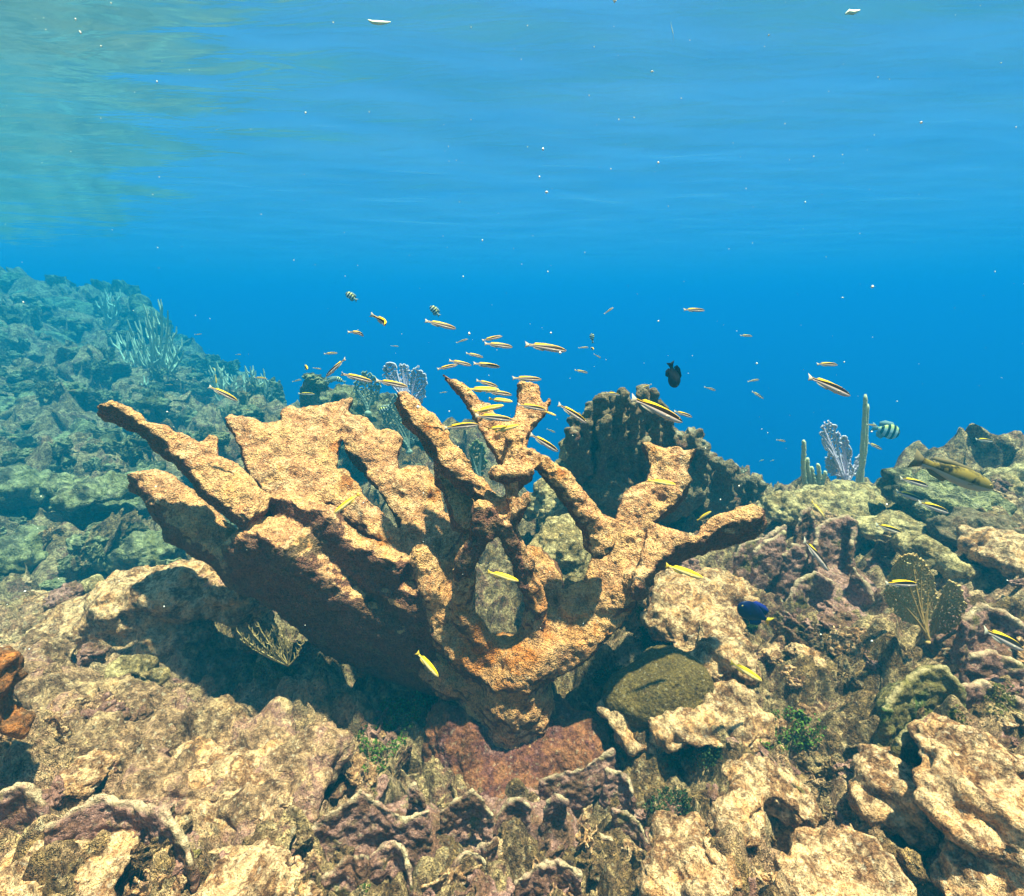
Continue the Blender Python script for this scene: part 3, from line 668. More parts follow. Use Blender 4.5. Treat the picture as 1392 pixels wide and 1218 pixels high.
# clustered finger coral behind the right frond
def finger_coral():
    P = [E(838,665,1.86,50,52,34), E(900,665,1.9,58,46,34), E(960,680,2.0,44,34,34), E(800,665,1.9,30,40,26)]; tips = []
    for i, (x, y, yb, r) in enumerate([(777,588,650,8),(786,575,640,9),(796,562,640,8),(806,551,620,8),(815,545,620,9),(824,553,610,8),(833,538,610,9),(845,537,610,8),(838,562,620,9),(852,545,600,8),
            (863,548,600,8),(874,532,600,9),(884,542,600,8),(893,560,620,8),(868,568,620,8),(901,556,620,8),(820,580,640,9),(806,585,640,9),(850,590,650,10),(790,604,650,9),(912,577,640,8),(924,590,640,9),(936,588,650,8),
            (948,595,650,8),(956,606,660,9),(966,618,660,8),(975,632,670,8),(988,640,680,9),(1000,636,680,7),(1008,650,680,9),(1020,655,690,8),(1034,660,690,7),(880,600,650,9),(830,600,650,8),(865,610,660,8),(1000,662,690,9)]):
        Y = 1.80 + 0.05 * math.sin(i * 2.3) + (0.0018 * max(0, x - 900)); a = at(x + 3 * math.sin(i), yb, Y + .02); b = at(x + 2 * math.cos(i * 3.1), y - 3 * math.sin(i * 1.7), Y - .04 * math.cos(i * 4.4))
        P.append(cap(a, b, R(r * .75, Y), R(r, Y))); tips.append(b + np.array([0, 0, R(4, Y)]))
    coral('finger_coral', 'dark knobbly cluster of finger coral with pale tips, rising behind the broad right elkhorn frond', 'coral', P, M_FINGER, .007, .012, warp=((.02,7),(.008,22)),
          rough=(('r',13,.030,5),('w',30,.014,0),('pit',22,.012,1),('n',60,.006,2)), edge=near_pts(tips, .030))
finger_coral()

LOB = ((.030,7),(.012,20)); RG = (('r',9,.030,2),('w',20,.018,0),('w',48,.008,3),('pit',11,.030,5),('pit',26,.012,8),('n',90,.004,1))
def boulder(label, blobs, mat=M_PALE, vox=.006, name='boulder_coral', cat='coral', k=.03, rough=RG, warp=LOB, group=None):
    f = snap([(b[0], b[1] + 8, b[2]) for b in blobs]) if blobs[0][2] < 2.5 else 1
    return coral(name, label, cat, [E(b[0], b[1], b[2] * f, *b[3:]) for b in blobs], mat, vox, k, warp, rough, group=group)
SM = (('n',9,.018,0),('w',22,.014,4),('pit',14,.014,2),('w',60,.004,3),('pit',24,.005,5),('n',90,.0025,1))
boulder('big round yellowish boulder coral seen through the middle of the elkhorn branches', [(765,750,1.55,42,46),(740,770,1.5,30,30),(790,780,1.5,26,24)], vox=.005, rough=SM)
boulder('small pale round coral knob at the left foot of the finger coral', [(782,606,1.95,19,15),(776,618,1.95,14,12)], rough=SM)
boulder('pale crumbly knobs in the gap left of the finger coral', [(745,665,1.9,20,16),(772,640,2.0,24,18),(755,700,1.8,26,18),(722,690,1.9,18,18)])
boulder('dark round lump at the foot of the finger coral', [(835,672,1.75,22,17),(812,668,1.78,24,14)], mat=M_FINGER, rough=SM)
boulder('pale green rounded boulder right of the tip of the right elkhorn arm', [(1062,690,2.0,26,18),(1085,700,2.0,22,16)])
boulder('long low cream boulder under the lilac sea fan', [(1120,680,2.05,36,18),(1160,675,2.1,40,18),(1195,685,2.1,30,18),(1140,690,2.0,50,16)])
boulder('knobbly cream and olive coral mound under the big mottled wrasse', [(1218,655,2.2,18,16),(1240,672,2.15,30,20),(1275,668,2.2,28,24),(1305,662,2.2,28,24),(1290,690,2.05,40,22),(1335,690,2.05,30,24)], mat=M_BACK, rough=(('w',16,.04,0),('w',36,.012,3),('n',60,.006,1)))
boulder('bright cream coral ledge at the right edge above the golden sea fan', [(1370,660,2.1,34,22),(1392,690,2.0,34,22),(1420,650,2.1,40,22)])
boulder('smooth yellow lobed coral with a dark hollow beside its left end', [(1190,722,1.75,24,15),(1222,712,1.75,22,14),(1250,722,1.72,18,14)], rough=SM, vox=.005)
boulder('fat lobed cream coral arching between the sea fan and the mottled wrasse', [(1245,742,1.55,26,18),(1270,755,1.5,26,18),(1295,775,1.45,28,18),(1325,790,1.42,24,16),(1240,770,1.5,18,18)], rough=SM, vox=.005, k=.02)
boulder('broad flat cream rock at the right edge beyond the golden sea fan', [(1375,755,1.45,42,20),(1410,775,1.4,50,24),(1350,735,1.55,28,14)], mat=M_FORE)
boulder('dark knobbly coral lump above the fat lobed coral', [(1300,725,1.75,26,16),(1330,715,1.8,28,20),(1360,722,1.75,28,18),(1285,712,1.8,16,12)], mat=M_FINGER)
boulder('pale sandy rock slope just right of the elkhorn trunk', [(930,830,1.35,60,28),(985,810,1.45,50,26),(900,800,1.5,40,22),(960,860,1.25,50,24)], mat=M_FORE, vox=.006)
boulder('cream pitted rock between the blue tang and the olive brain coral', [(985,870,1.12,36,20),(1005,890,1.08,34,22),(960,905,1.08,30,18)], mat=M_FORE, vox=.005)
boulder('low cream crusted rock lip cradling the olive brain coral', [(850,972,.98,34,14),(890,982,.97,44,14),(935,972,.96,40,16),(965,950,.98,26,16)], mat=M_FORE, vox=.0045)
coral('brain_coral', 'smooth olive brown brain coral dome right of the elkhorn trunk', 'coral', [E(885,942,.98,56,34,50), E(925,930,.98,46,34,45), E(850,955,.97,32,20,30), E(905,918,1.0,40,26,40)], M_BRAIN, .0045, .03, warp=((.02,6),), rough=(('n',8,.016,0),('pit',12,.01,3),('w',90,.0025,1),('n',120,.002,1)))
boulder('cream speckled rock with a wedge shape below the olive brain coral', [(985,950,.98,30,26),(930,975,.95,50,20),(1000,985,.93,40,20)], mat=M_FORE, vox=.0045)
boulder('large bright cream pink boulder at the right edge near the bottom', [(1310,1040,.74,62,34),(1370,1075,.70,70,40),(1340,1110,.66,60,34)], mat=M_FORE, vox=.0042)
boulder('rounded bright coral lump left of the large boulder by the right edge', [(1215,1068,.74,48,30),(1250,1100,.70,48,34),(1190,1095,.72,32,28)], mat=M_FORE, vox=.0042)
boulder('cream coral boulder in the bottom right corner', [(1140,1185,.54,60,38),(1200,1215,.50,60,34),(1090,1215,.5,40,30)], mat=M_FORE, vox=.0035)
boulder('pinkish cream coral lump at the bottom edge right of the frilled plates', [(930,1150,.64,42,38),(960,1195,.56,44,34),(905,1195,.58,34,30)], mat=M_FORE, vox=.0036)
boulder('pitted tan coral lumps in front of the dark hole right of the pedestal', [(1020,1060,.80,36,24),(1065,1080,.78,40,26),(1000,1110,.72,34,24)], mat=M_FORE, vox=.0042)
boulder('bright corner rock lit from above in the bottom right', [(1330,1195,.5,60,30),(1392,1180,.5,50,40)], mat=M_FORE, vox=.0035)
boulder('orange pink rounded rock at the bottom edge left of the frilled plates', [(335,1195,.54,50,38),(365,1215,.52,44,34),(290,1225,.5,40,28)], mat=M_FORE, vox=.0034)
boulder('bright slanting rock in the bottom left corner', [(60,1195,.50,70,26),(10,1210,.48,60,34),(120,1215,.48,50,22)], mat=M_FORE, vox=.0034)
boulder('rusty orange coral stub rising at the left edge', [(-12,930,.62,34,44),(4,905,.62,22,24),(0,980,.60,24,34)], mat=reef_mat('rusty_crust', [RUST, BROWN, RUST, (0.55,.3,.08)], macro=14, mid=60, fine=200, fleck=.2), vox=.0038)
boulder('broad continuous pale tan rock slope filling the lower left foreground', [(30,915,1.0,70,30),(110,950,.95,60,34),(190,975,.92,58,30),(270,1000,.88,56,34),(340,1015,.86,50,28),(50,1010,.80,60,34),(130,1035,.76,56,36),(420,1045,.80,54,30),(230,1065,.74,60,32),(320,1085,.72,54,30),(390,1105,.70,44,26)], mat=reef_mat('slope_crust', [BROWN, (.42,.25,.13), (.60,.41,.24), (.18,.10,.06), (.54,.34,.20), (.36,.19,.16), (.66,.46,.28), (.24,.17,.08)], macro=7, mid=38, fine=140, bump=.02, fleck=.4, dark=.38, pale=(.85,.7,.5,1)), vox=.0055, name='boulder', cat='rock', k=.025, rough=(('n',5,.03,3),('w',7,.05,2),('r',13,.022,2),('w',18,.02,0),('w',48,.008,3),('pit',8,.06,5),('pit',22,.014,8),('n',90,.004,1)))
boulder('yellow knobbly coral lumps just below the hollow boulder', [(182,905,1.02,20,16),(150,915,1.0,22,14),(210,925,.98,18,14)], mat=M_PALE, vox=.0042)
boulder('tan mounded rock right of the bottom left frilled plate', [(300,1090,.68,60,34),(350,1060,.72,50,30),(270,1040,.74,44,26)], mat=M_FORE, vox=.0042)
# the reef falling away on the left, seen through blue green water
LF = (('w',9,.06,0),('w',20,.03,3),('n',34,.012,1)); LW = ((.05,3),(.02,8))
for lab, bl in [
    ('shelf of pale yellow green coral behind the tip of the lower left frond', [(130,668,2.9,45,16),(175,680,2.73,35,14),(95,655,3.08,25,10)]),
    ('bright knobbly coral at the left edge below the hazy slope', [(25,650,3.26,34,14),(60,660,3.26,26,12),(5,670,3.08,24,14)]),
    ('grey green coral clump at the left edge above the cream topped boulder', [(30,750,2.25,40,22),(70,745,2.33,34,20),(10,770,2.1,30,20)]),
    ('dark round boulder between the left edge and the lower left frond', [(170,755,2.25,30,20),(215,745,2.25,34,22)]),
    ('tall dark coral head beneath the tip of the long left frond', [(110,600,4.43,30,24),(150,610,4.22,28,22),(90,620,4.22,24,20)]),
    ('broken coral heap at the left edge level with the long left frond', [(25,560,5.27,34,22),(60,550,5.4,30,24),(85,575,5.13,22,20)]),
    ('rounded dark mound behind the tall branching gorgonian', [(190,425,9.99,16,20),(205,445,9.72,20,22)]),
    ('pale topped coral terrace high on the hazy left slope', [(40,405,10.53,34,12),(85,415,10.26,30,14),(120,425,10.12,22,12)]),
    ('hazy coral head on the left slope below the terrace', [(55,470,8.1,30,18),(95,480,7.83,26,18),(25,485,7.83,24,16)]),
    ('lumpy green coral patch right of the branching gorgonian', [(255,530,7.56,22,14),(280,545,7.29,22,16),(310,560,7.02,24,14)]),
    ('teal tinted coral head in front of the feathery gorgonians', [(340,580,5.94,24,18),(375,590,5.8,24,18),(310,590,5.94,20,16)]),
    ('small coral ledge in the haze left of the broad fan', [(300,625,4.86,22,18),(325,640,4.64,20,16)])]:
    boulder(lab, bl, mat=M_BACK, vox=.012 * bl[0][2] / 2.6, name='coral_head', k=.06, rough=tuple((a, s * 2.6 / bl[0][2], c * min(1.6, bl[0][2] / 2.6), d) for a, s, c, d in LF), warp=tuple((a * bl[0][2] / 2.6, s * 2.6 / bl[0][2]) for a, s in LW))
boulder('dark coral outcrop behind the middle frond, topped with pale knobs and sea fans', [(500,560,3.3,34,26),(540,585,3.2,36,34),(515,610,3.1,40,36),(560,640,3.0,40,34),(470,545,3.4,22,16),(455,552,3.4,18,14)], mat=M_BACK, vox=.013, name='coral_head', k=.05, rough=LF, warp=LW)

# broken coral and encrusted knobs covering the reef floor: nobody could count them
def rubble():
    rg = np.random.default_rng(21); protos = []
    for i in range(7):
        P = []
        if i < 4:
            for q in range(4): P.append(ell(rg.normal(0, .35, 3) * (1, 1, .6), rg.uniform(.35, .7, 3)))
            rough = (('w', 2.4, .22, i), ('w', 6, .09, i + 3), ('pit', 2.6, .22, i + 7), ('n', 9, .05, i)); wp = ((.22, 1.0),)
        else:
            for q in range(4):
                a = rg.uniform(0, PI); c = rg.normal(0, .3, 2); t = [np.array([c[0] + math.cos(a) * s + .15 * math.sin(s * 5 + q), c[1] + math.sin(a) * s + .15 * math.cos(s * 4), .55 + .2 * math.sin(s * 6 + q)]) for s in np.linspace(-.8, .8, 6)]
                P.append(curtain(t, 1.1, .07))
            rough = (('w', 5, .06, i), ('n', 7, .06, i)); wp = ((.12, 1.6), (.05, 4))
        V, Q = sdf_mesh(P, .055, .12, wp); protos.append((roughen(V, Q, rough), Q))
    sets = {0: [[], [], 0], 1: [[], [], 0], 2: [[], [], 0]}
    n = 0
    while n < 330:
        px, py = rg.uniform(-60, 1450), 640 + 600 * rg.random() ** .8
        if 560 < px < 880 and 560 < py < 1085 or (180 < px < 900 and py < 930 and py > 560 and rg.random() < .8): continue
        if px < 470 and 880 < py < 1110 and rg.random() < .25: continue
        g = hit(px, py, 5, near_set(px, py, 16, 16)); 
        if g[1] > 3.2: continue
        s = R(rg.uniform(9, 30), g[1], py) * (1.0 if g[1] < 1.5 else .8)
        k = rg.integers(len(protos)); V, Q = protos[k]; a = rg.uniform(0, 2 * PI); c, sn = math.cos(a), math.sin(a)
        M = np.array([[c, -sn, 0], [sn, c, 0], [0, 0, 1]]) * np.array([rg.uniform(.8, 1.4), rg.uniform(.8, 1.3), rg.uniform(.7, 1.2)])
        t = rg.normal(0, .25, 2); M = M @ np.array([[1, 0, t[0]], [0, 1, t[1]], [0, 0, 1]])
        S = sets[rg.integers(3)]; S[0].append(V @ M.T * s + g + np.array([0, 0, -.25 * s])); S[1].append(Q + S[2]); S[2] += len(V); n += 1
    B = [[], [], 0]; n = 0
    while n < 300:      # tangled growth on the left slope
        px, py = rg.uniform(-80, 470), rg.uniform(375, 790)
        g = hit(px, py, 6, near_set(px, py, 20, 20))
        if g[1] < 1.9 or g[1] > 14 or g[2] < -2.6: continue
        s = R(rg.uniform(7, 20), g[1], py); V, Q = protos[rg.integers(len(protos))]; a = rg.uniform(0, 2 * PI); c, sn = math.cos(a), math.sin(a)
        M = np.array([[c, -sn, 0], [sn, c, 0], [0, 0, 1]]) * np.array([rg.uniform(.8, 1.6), rg.uniform(.8, 1.3), rg.uniform(.6, 1.3)])
        B[0].append(V @ M.T * s + g + np.array([0, 0, -.2 * s])); B[1].append(Q + B[2]); B[2] += len(V); n += 1
    V = np.concatenate(B[0]); Q = np.concatenate(B[1]); o = mesh_np('coral_growth', V, Q, M_BACK, loc=ground_point(V)); tag(o, 'tangled hazy coral growth covering the left reef slope', 'coral growth', kind='stuff')
    for k, m in ((0, M_FORE), (1, M_GROUND), (2, M_PLATE)):
        V = np.concatenate(sets[k][0]); Q = np.concatenate(sets[k][1])
        o = mesh_np('coral_rubble', V, Q, m, attrs={'edge': np.zeros(len(V))}, loc=ground_point(V))
        tag(o, ['cream and tan broken coral knobs strewn over the reef floor', 'brown encrusted coral knobs strewn over the reef floor', 'maroon broken coral pieces strewn over the reef floor'][k], 'rubble', kind='stuff')
rubble()
# ------------------------------------------------------------------ sea fans, rods, gorgonians, algae
def tubes(segs, sides=4):
    """segs: array n x 8 (x0 y0 z0 r0 x1 y1 z1 r1) -> vertices, quads"""
    S = np.asarray(segs, float); a, ra, b, rb = S[:, :3], S[:, 3], S[:, 4:7], S[:, 7]
    d = b - a; d /= np.linalg.norm(d, axis=1)[:, None] + 1e-9
    up = np.where(np.abs(d[:, 2:3]) > .9, [[1, 0, 0]], [[0, 0, 1]]); u = np.cross(d, up); u /= np.linalg.norm(u, axis=1)[:, None]; v = np.cross(d, u)
    V = []
    for P, r in ((a, ra), (b, rb)):
        for k in range(sides):
            t = 2 * PI * k / sides; V.append(P + (u * math.cos(t) + v * math.sin(t)) * r[:, None])
    V = np.stack(V, 1); n = len(S); base = np.arange(n)[:, None] * 2 * sides
    Q = np.concatenate([base + np.array([[k, (k + 1) % sides, sides + (k + 1) % sides, sides + k]]) for k in range(sides)])
    return V.reshape(-1, 3), Q
def inside(poly, X, Y):
    c = np.zeros(X.shape, bool)
    for i in range(len(poly)):
        (x1, y1), (x2, y2) = poly[i], poly[i - 1]
        c ^= ((y1 > Y) != (y2 > Y)) & (X < (x2 - x1) * (Y - y1) / (y2 - y1 + 1e-12) + x1)
    return c
def sea_fan(label, polys, Y, base, mat, vein, step=3.0, r=0.55, tilt=0.12, turn=0.0, seed=1):
    """a fine net of branches filling one or more lobes; outline in photo pixels, real distance Y"""
    rg = np.random.default_rng(seed); root_p = at(base[0], base[1], Y); root = empty('sea_fan', root_p); tag(root, label, 'sea fan')
    for li, poly in enumerate(polys):
        poly = np.array(poly, float); lo, hi = poly.min(0), poly.max(0)
        step *= .86 if li == 0 else 1; gx, gy = np.meshgrid(np.arange(lo[0], hi[0], step), np.arange(lo[1], hi[1], step * .87)); gx = gx + (np.arange(gx.shape[0])[:, None] % 2) * step / 2
        x = (gx + rg.normal(0, step * .2, gx.shape)).ravel(); y = (gy + rg.normal(0, step * .2, gx.shape)).ravel()
        k = inside(poly, x + rg.normal(0, step * .5, x.shape), y + rg.normal(0, step * .5, x.shape)); x, y = x[k], y[k]
        def W(x, y):
            yy = Y + 0.02 * li + (x - base[0]) / F * Y * turn - (y - base[1]) / F * Y * tilt + 0.012 * Y * np.sin(x * .09 + li) * .5
            u, v = (x - 696) / F, -(y - 609) / F; s = yy / (CT + v * ST)
            return np.stack([u * s, yy, (v * CT - ST) * s], -1)
        Pw = W(x, y); D = np.hypot(x[:, None] - x[None], y[:, None] - y[None]); np.fill_diagonal(D, 99)
        nb = np.argsort(D, 1)[:, :4]; sg = set()
        for i in range(len(x)):
            for j in nb[i]:
                if D[i, j] < step * 1.5: sg.add((min(i, j), max(i, j)))
        sg = np.array([s for s in sg]); sg = sg[rg.random(len(sg)) > .06]
        rr = r * 1.9 * Y / F
        S = np.concatenate([Pw[sg[:, 0]], np.full((len(sg), 1), rr), Pw[sg[:, 1]], np.full((len(sg), 1), rr)], 1)
        V, Q = tubes(S, 3); mesh_np('net', V - root_p, Q, mat, parent=root)
        # veins run from the foot towards the rim
        vs = []; c = poly.mean(0)
        for q in range(7):
            t = rg.random(); e = poly[rg.integers(len(poly))] * .8 + c * .2; p0 = np.array(base, float); m0 = (p0 + c) / 2 + rg.normal(0, 3, 2)
            pts = [(1 - s) ** 2 * p0 + 2 * s * (1 - s) * m0 + s * s * e for s in np.linspace(0, 1, 9)]; pw = W(np.array([p[0] for p in pts]), np.array([p[1] for p in pts]))
            for s in range(8): vs.append([*pw[s], rr * (1.8 - 1.0 * s / 8) * (1 if q else 1.4), *pw[s + 1], rr * (1.8 - 1.0 * (s + 1) / 8)])
        V, Q = tubes(vs, 5); mesh_np('vein', V - root_p, Q, vein, parent=root)
    foot = ell(root_p + np.array([0, 0, -.01]), (R(5, Y), R(4, Y), R(4, Y)))
    V, Q = sdf_mesh([foot], R(1.2, Y) + .001, .01); mesh_np('holdfast', V - root_p, Q, vein, parent=root)
    return root
LIL = plain_mat('lilac_fan', (.90, .80, .92), (.96, .92, .96), 40, trans=.55); LILV = plain_mat('lilac_vein', (.70, .58, .76))
GRN = plain_mat('grey_green_fan', (.34, .42, .34), (.45, .52, .40), 40, trans=.35); GOLD = plain_mat('golden_fan', (.75, .52, .22), (.85, .65, .33), 60, trans=.5); GOLDV = plain_mat('golden_vein', (.45, .28, .10))
sea_fan('lilac sea fan with three lobes standing on the dark outcrop left of the antler frond', [[(519,500),(524,494),(535,491),(541,502),(541,535),(530,525),(522,512)], [(545,493),(556,497),(558,520),(556,540),(546,535),(541,510)], [(560,500),(568,497),(577,506),(581,520),(579,536),(572,550),(560,548),(556,525)]], 2.9, (556,556), LIL, LILV, 3.0, .55, seed=2)
sea_fan('grey blue sea fan hanging on the dark outcrop behind the straight frond', [[(520,575),(524,552),(538,535),(552,545),(562,560),(570,585),(566,604),(545,606),(530,596)]], 2.8, (556,612), GRN, GRN, 3.4, .6, seed=3)
sea_fan('round green sea fan between two wrasses above the outcrop with pale knobs', [[(479,528),(484,512),(497,504),(511,511),(518,525),(514,545),(500,552),(485,545)]], 3.1, (500,560), GRN, GRN, 3.0, .55, seed=4)
sea_fan('small green sea fan seen between the straight frond and the antler frond', [[(636,606),(648,598),(658,602),(662,630),(655,648),(642,640)]], 2.6, (652,655), plain_mat('moss_fan', (.22,.25,.10), (.3,.32,.14), 40, trans=.35), GRN, 3.0, .7, seed=5)
sea_fan('tall lilac sea fan between two pale sea rods', [[(1115,590),(1117,577),(1124,571),(1134,575),(1141,590),(1143,612),(1138,628),(1126,620),(1119,605)], [(1141,595),(1150,591),(1156,600),(1160,618),(1156,634),(1145,625)], [(1120,622),(1130,612),(1142,618),(1160,632),(1164,645),(1150,652),(1130,648),(1121,636)], [(1163,622),(1170,614),(1173,625),(1169,645),(1160,650)]], 2.2, (1150,656), LIL, LILV, 2.9, .62, seed=6)
sea_fan('pair of faint lilac sea fan lobes behind the head of the mottled wrasse', [[(1332,622),(1337,614),(1344,617),(1348,640),(1338,645)], [(1349,618),(1355,614),(1363,621),(1362,640),(1350,643)]], 3.0, (1348,652), LIL, LILV, 3.0, .6, seed=7)
sea_fan('golden brown double sea fan among the rocks at the right', [[(1203,805),(1208,778),(1222,757),(1240,751),(1256,762),(1270,785),(1276,812),(1262,845),(1244,852),(1222,842),(1207,822)], [(1262,855),(1270,830),(1280,800),(1292,787),(1306,796),(1315,822),(1309,846),(1288,862),(1272,862)]], 0.92, (1262,868), GOLD, GOLDV, 3.0, .75, seed=8)
sea_fan('small hazy grey sea fan in front of the feathery gorgonians', [[(343,552),(352,546),(366,551),(371,562),(362,568),(350,564)]], 6.0, (368,570), GRN, GRN, 2.4, .6, seed=9)

ROD = plain_mat('sea_rod_tissue', (.42, .42, .24), (.60, .60, .38), 120, bump=.004)
def sea_rods(label, rods, foot, Y):
    rp = at(*foot, Y); root = empty('sea_rod', rp); tag(root, label, 'sea rod')
    for (x0, y0, x1, y1, w) in rods:
        n = 22; segs = []; pts = []
        for i in range(n + 1):
            t = i / n; x = x0 + (x1 - x0) * t + 1.6 * math.sin(t * 5 + x0); y = y0 + (y1 - y0) * t; r = R(w, Y) * (1 - .25 * t) * (1 + .10 * math.sin(i * 2.1)) * (0.45 if i == n else 1)
            pts.append((at(x, y, Y), r))
        V = []; 
        for (p, r) in pts:
            for k in range(10): V.append(p + np.array([math.cos(k * PI / 5), math.sin(k * PI / 5), 0]) * r * (1 + .12 * math.sin(k * 7 + p[2] * 300)))
        V = np.array(V); Q = grid_quads(n + 1, 10, True)
        V = np.concatenate([V, [pts[-1][0] + np.array([0, 0, pts[-1][1]])] * 1]); top = len(V) - 1
        Q = np.concatenate([Q, [[n * 10 + k, n * 10 + (k + 1) % 10, top, top] for k in range(10)][:0]]) if False else Q
        cap_q = np.array([[n * 10 + a for a in (0, 1, 2, 3)], [n * 10 + a for a in (0, 3, 4, 9)], [n * 10 + a for a in (9, 4, 5, 8)], [n * 10 + a for a in (8, 5, 6, 7)]])
        V = V[:-1]; mesh_np('branch', V - rp, np.concatenate([Q, cap_q]), ROD, parent=root)
    V, Q = sdf_mesh([ell(rp, (R(9, Y), R(7, Y), R(5, Y)))], R(1.5, Y), .01); mesh_np('holdfast', V - rp, Q, ROD, parent=root)
sea_rods('short cluster of pale finger like sea rods left of the tall lilac sea fan', [(1096,668,1091,598,3.6),(1100,668,1099,622,3.4),(1106,668,1105,634,3.6),(1111,668,1113,630,3.4),(1116,668,1121,640,3.0)], (1104,670), 2.15)
sea_rods('tall thin pale sea rod standing right of the lilac sea fan', [(1172,665,1175,536,3.4),(1168,665,1181,549,3.0),(1165,665,1172,624,2.6)], (1169,667), 2.2)

def bush(name, label, cat, base, Y, tips, mat, r0=1.6, nb=26, spread=18, seed=1, fuzz=True, twigs=7):
    """gorgonian: branches fork from the foot and rise to the tips (photo pixels)"""
    Y = Y * .85 if Y > 4 else Y
    rg = np.random.default_rng(seed); rp = at(base[0], base[1], Y); root = empty(name, rp); tag(root, label, cat)
    k = Y / F
    for (tx, ty) in tips:
        segs = []; tip = at(tx, ty, Y + rg.normal(0, .04 * Y * .5)); mid = (rp * .55 + tip * .45) + np.array([(tip - rp)[0] * .25, 0, 0])
        pts = [(1 - s) ** 2 * rp + 2 * s * (1 - s) * mid + s * s * tip for s in np.linspace(0, 1, 14)]
        for i in range(13): segs.append([*pts[i], k * 1.5 * r0 * (1.3 - .07 * i), *pts[i + 1], k * 1.5 * r0 * (1.3 - .07 * (i + 1))])
        for q in range(twigs):
            i = rg.integers(4, 13); a = pts[i]; L_ = spread * k * rg.uniform(.5, 1.1)
            d = np.array([rg.normal(0, .5), rg.normal(0, .35), 1.0]); d /= np.linalg.norm(d); b = a + d * L_ * .5 + np.array([rg.normal(0, .1) * L_, 0, 0]); c = b + np.array([d[0] * .3, d[1] * .3, 1]) * L_ * .5
            segs.append([*a, k * 1.5 * r0 * .7, *b, k * 1.5 * r0 * .6]); segs.append([*b, k * 1.5 * r0 * .6, *c, k * 1.5 * r0 * .35])
        V, Q = tubes(segs, 5); mesh_np('branch', V - rp, Q, mat, parent=root)
    return root
GOR = plain_mat('gorgonian_tissue', (.55, .55, .38), (.72, .70, .50), 30)
bush('gorgonian', 'large hazy branching gorgonian bush on the left slope', 'gorgonian', (205,532), 6.9, [(168,462),(160,470),(180,450),(190,440),(198,425),(205,418),(212,430),(220,415),(228,422),(222,445),(236,452),(243,470),(250,478),(185,478),(172,492),(230,490),(210,460),(200,480),(240,495)], GOR, 1.3, twigs=8, spread=22, seed=11)
bush('gorgonian', 'feathery pale gorgonian just left of the broad fan, beyond a wrasse', 'gorgonian', (308,560), 6.4, [(290,505),(296,497),(302,500),(310,508),(318,512),(312,520),(300,522),(322,520),(287,515)], GOR, 1.2, twigs=8, spread=16, seed=12)
bush('gorgonian', 'feathery pale gorgonian with upright plumes beside the small hazy sea fan', 'gorgonian', (345,566), 6.2, [(330,515),(336,506),(340,498),(345,512),(352,520),(360,508),(366,516),(368,530),(334,525)], GOR, 1.2, twigs=8, spread=16, seed=13)
bush('gorgonian', 'dim gorgonian low on the left slope below the large one', 'gorgonian', (200,560), 6.4, [(188,528),(196,520),(204,525),(212,532),(207,540)], GOR, 1.2, twigs=6, spread=14, seed=15)
bush('gorgonian', 'dim bushy gorgonian high on the left slope beside the dark mound', 'gorgonian', (148,445), 9.3, [(135,412),(142,404),(150,402),(158,408),(163,418),(140,420),(155,420)], GOR, 1.1, twigs=8, spread=16, seed=16)
bush('gorgonian', 'tiny pale gorgonian sprig on the outcrop crest at the right of the finger coral', 'gorgonian', (1008,650), 2.4, [(1003,632),(1010,634),(1014,640)], GOR, .9, twigs=3, spread=8, seed=17)
FTH = plain_mat('feather_gorgonian', (.34, .25, .10), (.46, .36, .17), 90)
bush('feather_gorgonian', 'small brown feathery gorgonian at the mouth of the hollow boulder', 'gorgonian', (392,905), .99, [(322,858),(326,868),(338,852),(350,847),(360,858),(372,850),(384,858),(398,862),(345,880),(410,872),(368,875)], FTH, .7, twigs=24, spread=11, seed=18)

# green algae: tufts of small rounded leaves seated on the reef
def leaf_mat(name, a, b):
    return plain_mat(name, a, b, 60, rough=.7, trans=.25)
ALG = leaf_mat('green_algae', (.05, .11, .015), (.14, .24, .03)); ALD = leaf_mat('dark_algae', (.025, .05, .018), (.06, .10, .03)); ALO = leaf_mat('olive_algae', (.10, .10, .02), (.20, .18, .05))
def algae(label, px, py, rx, ry, mat, n=420, size=2.3, seed=1, lift=.5, Yoff=0):
    rg = np.random.default_rng(seed); G = hit(px, py); V = []; Q = []; c0 = None
    Y0 = G[1]; ns = near_set(px, py, rx + 14, ry + 14)
    for i in range(n):
        t = rg.uniform(0, 2 * PI); q = math.sqrt(rg.random()); x = px + rx * q * math.cos(t); y = py + ry * q * math.sin(t)
        g = hit(x, y, 4, ns)
        if abs(g[1] - Y0) > .25: continue
        s = R(size, g[1]) * rg.uniform(.5, 1.3)
        c = g + np.array([rg.normal(0, .6), rg.normal(0, .6) - .8, rg.uniform(0, 2.5)]) * s + np.array([0, -.012, .012 * (1 - q)]) + np.array([0, Yoff, 0])
        a = rg.normal(size=3); a /= np.linalg.norm(a); b = np.cross(a, rg.normal(size=3)); b /= np.linalg.norm(b); m = np.cross(a, b)
        k = len(V)
        V += [c - a * s, c + b * s * .7 + m * s * .2, c + a * s, c - b * s * .7 + m * s * .2]; Q.append([k, k + 1, k + 2, k + 3])
        kk = len(V); V += [c + m * s * .35 - a * s * .8, c + b * s * .55 + m * s * .8, c + m * s * .35 + a * s * .8, c - b * s * .55 + m * s * .8]; Q.append([kk, kk + 1, kk + 2, kk + 3])
    V = np.array(V); o = mesh_np('algae', V, Q, mat, smooth=False, loc=ground_point(V)); tag(o, label, 'algae')
algae('bright green leafy algae clump in the shade left of the red pedestal', 520,1010,36,34, ALG, 900, 2.2, 1)
algae('yellow green algae tuft under the elkhorn trunk beside the diving wrasse', 588,938,26,20, ALG, 520, 2.0, 2)
